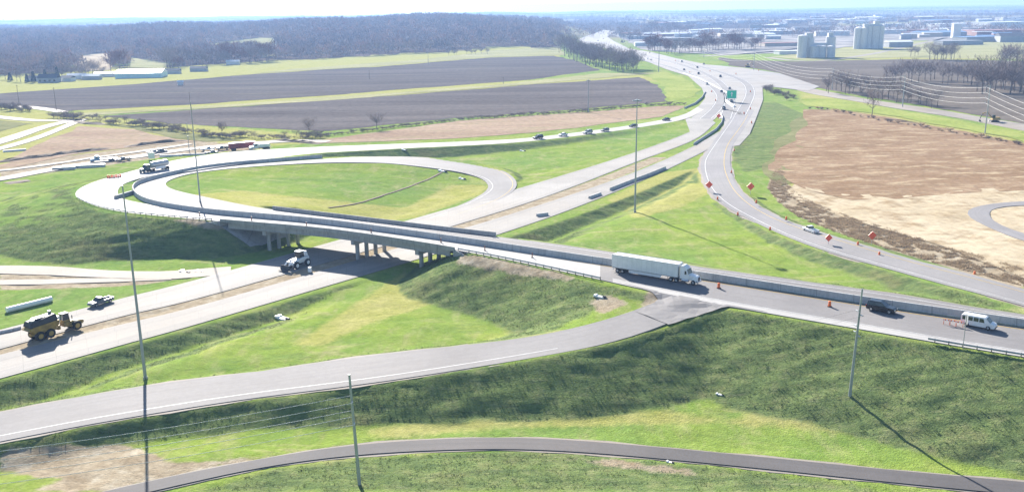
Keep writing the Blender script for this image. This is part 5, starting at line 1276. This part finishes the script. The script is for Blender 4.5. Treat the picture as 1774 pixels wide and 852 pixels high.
slab_stack(146, 290, 17, 'long pale stack of slabs lying beside the pale blue truck'); slab_stack(112, 293.5, 9, 'shorter pale stack of slabs at the left end of the row'); slab_stack(332, 269, 14, 'pale stack of slabs beside the short pale pole', .15, 2.0, 2); slab_stack(296, 271, 10, 'low pale stack of slabs right of the white board', .15, 2.0, 2); slab_stack(25, 262, 10, 'pale stack lying on the pinkish field at the far left', .5, 3, 2)
p = on_ground(263, 277); g_ = empty('site_board', p, R(5), 'white square board standing on the grass beside the tanker truck', 'board')
m = MB(); m.box((0, 0, 1.9), (2.8, .1, 2.6)); m.build('panel', M['sign_white'], g_)
for sg in (-1, 1):
    m = MB(); m.box((sg*1.1, .11, 1.3), (.1, .1, 3.2)); m.build('post', M['wood_pole'], g_)
# --- distant traffic: one car of each kind, then copies
SRC = {('sedan', 'black_body'): None, ('suv', 'silver_body'): None, ('sedan', 'white_body'): None, ('suv', 'black_body'): None, ('hatch', 'grey_body'): None, ('sedan', 'red_body'): None}
def traffic(kind, paint, px, py, z, px2, py2, label, group='cars on the distant roads', sc=1.):
    if SRC[(kind, paint)] is None: SRC[(kind, paint)] = o = car('car', kind, paint, label, 'car', group)
    else: o = copy_thing(SRC[(kind, paint)], PARK, 0, label, group)
    return place(o, px, py, z, px2, py2, sc, .03)
fz = lambda px, py: oz(px, py, 'overpass', 1.5)
for kind, paint, px, py, l in (('suv', 'black_body', 932, 240.5, 'leftmost dark car on the far outer road'), ('sedan', 'white_body', 975, 235.8, 'white car second from the left on the far outer road'), ('suv', 'silver_body', 1018, 231.5, 'silver car following the white one on the far outer road'), ('hatch', 'grey_body', 1048, 227.5, 'grey car in the middle of the far outer road'), ('sedan', 'black_body', 1097, 220, 'dark car ahead of the grey one on the far outer road'), ('sedan', 'black_body', 1154, 209, 'dark car nearest the junction on the far outer road')):
    traffic(kind, paint, px, py, fz(px, py), px-60, py+7, l, sc=1.12)
for kind, paint, px, py, px2, py2, l in (('suv', 'black_body', 1254, 190, 1262, 205, 'black car at the tip of the grass median'), ('sedan', 'black_body', 1267, 177, 1275, 187, 'dark car just below the green sign'), ('suv', 'black_body', 1248, 134, 1262, 150, 'dark vehicle left of the green sign in the junction'), ('hatch', 'grey_body', 1264, 155, 1268, 163, 'grey car just above the green sign'), ('sedan', 'black_body', 1208, 118, 1222, 126, 'dark car on the far highway before the bend'), ('sedan', 'black_body', 1219, 112, 1240, 120, 'dark car at the far edge of the junction'), ('suv', 'black_body', 1210, 129, 1216, 138, 'dark car beside the start of the median barrier'), ('hatch', 'grey_body', 1225, 147, 1230, 155, 'grey car alone in the near lanes of the junction'), ('sedan', 'black_body', 1250, 160, 1252, 168, 'small dark car left of the green sign'), ('suv', 'silver_body', 1181, 108, 1195, 116, 'pale car on the far highway above the bright grass lens'), ('sedan', 'black_body', 1185, 122, 1196, 130, 'dark car on the far highway beside the bright grass lens'), ('sedan', 'white_body', 1122, 103, 1135, 109, 'white car on the far highway beside the wood'), ('hatch', 'grey_body', 1128, 105, 1140, 110, 'grey car on the far highway beside the wood'), ('sedan', 'red_body', 1045, 68, 1050, 62, 'reddish car near the end of the far highway'), ('suv', 'black_body', 1036, 72, 1030, 76, 'dark car near the bend of the far highway'), ('sedan', 'white_body', 1060, 84, 1080, 89, 'white car on the far highway past the bend')):
    traffic(kind, paint, px, py, .04, px2, py2, l, sc=1.15)
def digger(px, py, label, sc=1., rz=0., z=None):
    g_ = empty('excavator', PARK, 0, label, 'excavator')
    for sg in (-1, 1):
        m = MB(); m.prof([(-2, .1), (-1.6, .75), (1.6, .75), (2, .1), (1.7, 0), (-1.7, 0)], .6, yc=sg*1.05); m.build('track', M['dark_metal'], g_)
    m = MB(); m.box((-.5, 0, 1.5), (3.4, 2.5, 1.2), (.9, .9)); m.build('body', M['yellow_body'], g_, .06)
    m = MB(); m.box((.6, .7, 2.5), (1.3, 1.0, 1.3), (.85, .9)); m.build('cab_window', M['glass'], g_, .05)
    m = MB(); m.tube([(1.0, -.3, 1.8), (3.2, -.3, 4.4), (5.2, -.3, 3.6)], .24, 6); m.build('boom', M['yellow_body'], g_)
    m = MB(); m.tube([(5.1, -.3, 3.7), (5.9, -.3, 1.4)], .18, 6); m.prof([(5.4, .6), (6.2, 1.3), (6.4, .4), (5.7, .2)], 1.1, yc=-.3); m.build('stick', M['dark_metal'], g_)
    p = on_ground(px, py) if z is None else gp(px, py, z); g_.location = p+Vector((0, 0, .12)); g_.rotation_euler = (0, 0, rz); g_.scale = (sc,)*3
digger(1295, 117, 'dark excavator on the far side of the junction', 1.2, .4)
digger(1722, 212, 'dark excavator standing by the side road at the right', 1.25, 3.0)
digger(1078, 74, 'dark excavator in the work site at the bend of the far highway', 1.5, 1.0)
# ------------------------------------------------------------------ signs, drums and small things
def drum(name='traffic_drum'):
    g_ = empty(name, PARK, 0, 'drum', 'traffic drum')
    m = MB(); m.cyl((0, 0, .1), (0, 0, 1.0), .29, .22, 14); m.cyl((0, 0, .99), (0, 0, 1.06), .1, .1, 8); m.build('body', M['orange'], g_, .02)
    m = MB()
    for z_ in (.34, .68): m.cyl((0, 0, z_), (0, 0, z_+.14), .285-.075*(z_-.1)/.9, .277-.075*(z_-.1)/.9, 14)
    m.build('band', M['sign_white'], g_)
    m = MB(); m.cyl((0, 0, 0), (0, 0, .1), .42, .38, 14); m.build('base', M['rubber'], g_); return g_
dr = drum(); first = [True]
mk = [None]
def put_marker(px, py, z, label):
    p = gp(px, py, z)
    if mk[0] is None:
        mk[0] = g_ = empty('channel_marker', p, 0, label, 'channel marker', 'markers along the bridge road')
        m = MB(); m.cyl((0, 0, .06), (0, 0, 1.15), .13, .11, 12); m.build('tube', M['marker'], g_); m = MB(); m.cyl((0, 0, 0), (0, 0, .07), .34, .3, 12); m.build('base', M['rubber'], g_)
    else: copy_thing(mk[0], p, 0, label, 'markers along the bridge road')
def put_drum(px, py, z, label, group, sc=1.):
    p = gp(px, py, z) if z is not None else on_ground(px, py)
    if first[0]: first[0] = False; o = dr; o.location = p; tag(o, label, 'traffic drum', group)
    else: o = copy_thing(dr, p, random.uniform(0, 6), label, group)
    o.scale = (sc,)*3; o.location.z += .02
for px, py, l in ((346, 374, 'drum at the left end of the bridge'), (436, 382, 'drum over the left bridge pier'), (531, 391.5, 'drum on the bridge deck right of the left pier'), (643, 403, 'drum on the bridge deck above the middle pier'), (764, 420, 'drum at the right end of the bridge deck'), (840, 434, 'drum just right of the bridge by the guardrail'), (922, 446, 'drum on the bridge road behind the guardrail'), (1245, 499, 'orange drum just ahead of the white semi truck'), (1437, 531, 'orange drum on the shoulder between semi truck and black car')):
    (put_drum(px, py, oz(px, py), 'orange and white traffic '+l, 'drums along the bridge road', 1.1) if px > 1000 else put_marker(px, py, oz(px, py), 'dark slim channel marker, the '+l.replace('drum', 'one')))
for k in range(7): put_drum(187+k*3.6, 308.5-k*.35+.6*(k % 2), 6.95, 'traffic drum in the tight row across the pale outer bend', 'drums across the outer bend')
for px, py in ((1243, 346), (1278, 373), (1334, 399), (1486, 425), (1523, 443), (1688, 477), (1310, 352), (1362, 381), (1272, 262), (1267, 300)): put_drum(px, py, .4 if px < 1300 else 1.2, 'traffic drum at the edge of the grey slip road', 'drums along the slip road')
for px, py in ((1289, 198), (1300, 190), (1302, 214), (1233, 160), (1240, 175), (1314, 123), (1275, 129), (1195, 126), (1300, 160), (1170, 106), (1230, 124)): put_drum(px, py, .04, 'traffic drum out on the pale junction pavement', 'drums on the junction', 1.3)
def work_sign(px, py, base_py, label, s_=1.75, z=None):
    p = on_ground(px, base_py) if z is None else gp(px, base_py, z); zc = z_on(p, py)-p.z
    g_ = empty('work_sign', p, R(5), label, 'road sign')
    m = MB(); m.add([(0, -.02, zc-s_*.7), (s_*.7, -.02, zc), (0, -.02, zc+s_*.7), (-s_*.7, -.02, zc), (0, .03, zc-s_*.7), (s_*.7, .03, zc), (0, .03, zc+s_*.7), (-s_*.7, .03, zc)], [(0, 1, 2, 3), (7, 6, 5, 4), (0, 4, 5, 1), (1, 5, 6, 2), (2, 6, 7, 3), (3, 7, 4, 0)]); m.build('panel', M['orange_sign'], g_)
    m = MB(); m.box((0, .09, zc/2), (.1, .09, zc+.6)); m.build('post', M['galv'], g_); return g_
work_sign(1228, 320, 333, 'orange diamond sign at the left edge of the slip road bend', 1.9); work_sign(1300, 323, 337, 'orange diamond sign on the grass right of the slip road bend', 2.0)
work_sign(1435, 412, 424, 'red orange diamond sign near the white pickup on the slip road', 1.5); work_sign(1510, 408, 424, 'orange diamond sign on the bank right of the white pickup', 1.7); work_sign(1245, 201, 208, 'small orange sign at the tip of the grass median', 2.0)
for k, (px, py) in enumerate(((1640, 562), (1650, 563.5), (1662, 566))):
    p = gp(px, py, oz(px, py)); g_ = empty('barricade', p, R(-30), 'orange striped barricade beside the white van, %s of three' % ['farthest from the van', 'middle one', 'nearest the van'][k], 'barricade', 'barricades by the van')
    m = MB(); m.box((0, 0, .9), (1.3, .06, .26)); m.build('board', M['orange'], g_); m = MB(); m.box((0, -.04, .9), (.3, .04, .24)); m.box((.5, -.04, .9), (.2, .04, .24)); m.box((-.5, -.04, .9), (.2, .04, .24)); m.build('stripe', M['sign_white'], g_)
    for sg in (-1, 1):
        m = MB(); m.prof([(-.35, 0), (-.28, 0), (.04, 1.1), (-.02, 1.1)], .06); m.prof([(.28, 0), (.35, 0), (.04, 1.1), (-.02, 1.1)], .05); o = m.build('leg', M['orange'], g_); o.rotation_euler = (0, 0, R(90)); o.location = (sg*.55, 0.1, 0)
# big green highway sign over the gore
p = gp(1267, 177, .04); g_ = empty('highway_sign', p, R(-4), 'large green highway sign with a white arrow and border on two posts', 'road sign'); zc = z_on(p, 164); hw_ = 3.3
m = MB(); m.box((0, 0, zc), (2*hw_, .12, 5.6)); m.build('panel', M['green_sign'], g_, .02)
m = MB()
for sg in (-1, 1): m.box((sg*(hw_-.2), -.075, zc), (.16, .03, 5.2)); m.box((0, -.078, zc+sg*2.6), (2*hw_-.24, .03, .16))
m.build('border', M['sign_white'], g_)
m = MB(); m.box((.1, -.08, zc-.4), (.5, .03, 2.0)); m.add([(-.7, -.09, zc+.5), (.9, -.09, zc+.5), (.1, -.09, zc+1.7), (-.7, -.065, zc+.5), (.9, -.065, zc+.5), (.1, -.065, zc+1.7)], [(0, 1, 2), (5, 4, 3), (0, 3, 4, 1), (1, 4, 5, 2), (2, 5, 3, 0)]); m.build('arrow', M['sign_white'], g_)
for sg in (-1, 1):
    m = MB(); m.cyl((sg*1.9, .25, -.2), (sg*1.9, .25, zc+2.4), .18, .18, 10); m.build('post', M['galv'], g_)
# thin edge-on sign by the right guardrail
p = on_ground(1668, 604); g_ = empty('road_sign', p, R(78), 'thin road sign seen edge-on behind the right guardrail', 'road sign'); h = z_on(p, 545)-p.z
m = MB(); m.cyl((0, 0, -.4), (0, 0, h), .06, .06, 8); m.build('post', M['galv'], g_); m = MB(); m.box((0, -.1, h-.7), (1.5, .04, 1.6)); m.build('panel', M['galv'], g_)
# drain inlets, pipes, barrels
def inlet(px, py, label, s_=1.):
    p = on_ground(px, py); g_ = empty('drain_inlet', p, R(-35), label, 'drain inlet', sc=s_)
    m = MB(); m.box((0, 0, .1), (3.4, 1.3, .4)); m.box((-1.2, 0, .35), (.8, 1.5, .5)); m.build('headwall', M['sign_white'], g_, .05); m = MB(); m.cyl((1.2, 0, .25), (2.2, 0, .2), .4, .4, 12); m.build('pipe', M['dark_metal'], g_)
inlet(489, 552, 'pale concrete drain inlet on the ditch slope below the highway'); inlet(1038, 514, 'pale drain piece on the grass left of the junction mouth', .7); inlet(1246, 683, 'tiny white drain marker on the dark slope', .35); inlet(766, 297, 'pale drain piece on the island inside the loop', 1.0); inlet(800, 310, 'smaller pale drain piece at the right side of the loop island', .8); inlet(700, 261, 'white drain piece on the grass between loop and far road', .8); inlet(905, 262, 'white drain piece on the dark grass below the distant cars', .8); inlet(1160, 800, 'small white marker stone beside the bottom road', .3); inlet(320, 472, 'pale concrete piece at the foot of the left embankment', .9); inlet(345, 472, 'second pale concrete piece nearer the bridge at the foot of the left embankment', .8)
p0, p1 = on_ground(12, 541), on_ground(90, 521.5); m = MB(); m.cyl(p0-Vector((0, 0, -.55)), p1+Vector((0, 0, .55)), .62, .62, 18); o = m.build('culvert_pipe', M['sign_white'], None, smooth=False); tag(o, 'long pale pipe lying on the grass behind the yellow truck', 'pipe')
p = gp(537, 471, .02); m = MB(); m.cyl((0, 0, 0), (0, 0, 1.25), .5, .45, 14); o = m.build('barrel', M['sign_white'], None, .06); o.location = p; tag(o, 'white barrel standing at the end of the median under the bridge', 'barrel')
p0, p1 = gp(455, 489, .02), gp(382, 512, -.1)
# ------------------------------------------------------------------ rough grass on the slopes
def tufts(name, label, n, wmin, wmax, hgt, blades, mat, region, seed):
    r = np.random.default_rng(seed)
    cell = np.where((weed >= wmin) & (weed <= wmax) & (~onroad) & region(GX, GY) & ((dirt < .5) | (region is in_bank))); cx = np.array(gx); cy = np.array(gy)
    areas = (np.gradient(cx)[cell[1]]*np.gradient(cy)[cell[0]]); pk = r.choice(len(cell[0]), n, p=areas/areas.sum())
    j, i = cell[0][pk], cell[1][pk]; j = np.clip(j, 0, ny-2); i = np.clip(i, 0, nx-2); fx, fy = r.random(n), r.random(n)
    x = cx[i]+fx*(cx[i+1]-cx[i]); y = cy[j]+fy*(cy[j+1]-cy[j])
    z = (GZ[j, i]*(1-fx)+GZ[j, i+1]*fx)*(1-fy)+(GZ[j+1, i]*(1-fx)+GZ[j+1, i+1]*fx)*fy
    k = vnoise(x, y, 1.6, seed+1)*.7+vnoise(x, y, 7, seed+2)*.3 > r.uniform(.2, .6, n); x, y, z = x[k], y[k], z[k]; n = len(x)
    hh = hgt*(.5+r.random((n, 1))); a = r.uniform(0, 6.283, (n, blades)); ln = hh*r.uniform(.6, 1.1, (n, blades)); rad = hh*.45*r.random((n, blades))
    bx = x[:, None]+np.cos(a)*rad; by = y[:, None]+np.sin(a)*rad; wx, wy = -np.sin(a)*hh*.17, np.cos(a)*hh*.17; ox, oy = np.cos(a)*ln*.7, np.sin(a)*ln*.7; zz = np.repeat(z[:, None], blades, 1)-.04
    V = np.stack([np.stack([bx-wx, by-wy, zz], -1), np.stack([bx+wx, by+wy, zz], -1), np.stack([bx+ox, by+oy, zz+ln*.75], -1)], 2).reshape(-1, 3)
    return tag(np_mesh(name, V, np.arange(len(V)).reshape(-1, 3), mat, tri=True), label, kind='stuff')
BANK = [(1338,300),(1352,285),(1362,318),(1400,348),(1480,378),(1560,402),(1650,430),(1774,466),(1774,505),(1640,462),(1540,432),(1450,402),(1390,378),(1350,352),(1330,325)]
def in_bank(x, y):
    px, py = project(x, y, 0*x); return pip(BANK, px, py) & (vnoise(x, y, 2.2, 77)*.6+vnoise(x, y, 9, 78)*.4 > .4)
t = NT('rough_grass'); c_ = t.ramp(t.noise(.4, 5, .65), [(.3, (.105, .15, .06)), (.5, (.15, .195, .075)), (.68, (.22, .235, .11))]); c_ = t.mix(t.ramp(t.noise(.07, 4), [(.56, 0), (.72, .7)]), c_, (.22, .18, .10)); M['tuft'] = t.done(c_, .9, .1)
t = NT('lawn_grass'); M['lawn_tuft'] = t.done(t.ramp(t.noise(.3, 5, .65), [(.3, (.17, .25, .05)), (.5, (.22, .285, .065)), (.7, (.28, .30, .11))]), .9, .1)
for k_ in ('tuft', 'lawn_tuft', 'dry_weed'): thin(M[k_], .4)
tufts('rough_grass', 'coarse rough grass on the embankment slopes', 75000, .4, 2, .22, 5, M['tuft'], lambda x, y: (y < 340) & (np.abs(x) < 170) & (y > 95) & ~pip([tuple(p) for p in ISLE], x, y) & ~((x > 20) & (y > 195)), 21)
tufts('dry_weeds', 'tall dry brown weeds on the bank beside the slip road', 20000, -1, 2, .5, 6, M['dry_weed'], in_bank, 41)
tufts('lawn_grass', 'short bright grass on the level ground', 45000, -1, .4, .1, 5, M['lawn_tuft'], lambda x, y: (y < 260) & (y > 95) & (np.abs(x) < 150), 31)
# ------------------------------------------------------------------ the air
if HAZE_DENSITY:
    m = MB(); m.box((0, 7000, 60), (31000, 15000, 150)); hz = m.build('haze', None); tag(hz, 'pale air', kind='stuff')
    hm = bpy.data.materials.new('haze_air'); hm.use_nodes = True; nt_ = hm.node_tree; nt_.nodes.remove(nt_.nodes['Principled BSDF'])
    pv_ = nt_.nodes.new('ShaderNodeVolumePrincipled'); pv_.inputs['Color'].default_value = (.29, .47, .83, 1); pv_.inputs['Density'].default_value = HAZE_DENSITY; pv_.inputs['Anisotropy'].default_value = .2
    nt_.links.new(pv_.outputs[0], nt_.nodes['Material Output'].inputs['Volume']); hz.data.materials.append(hm)
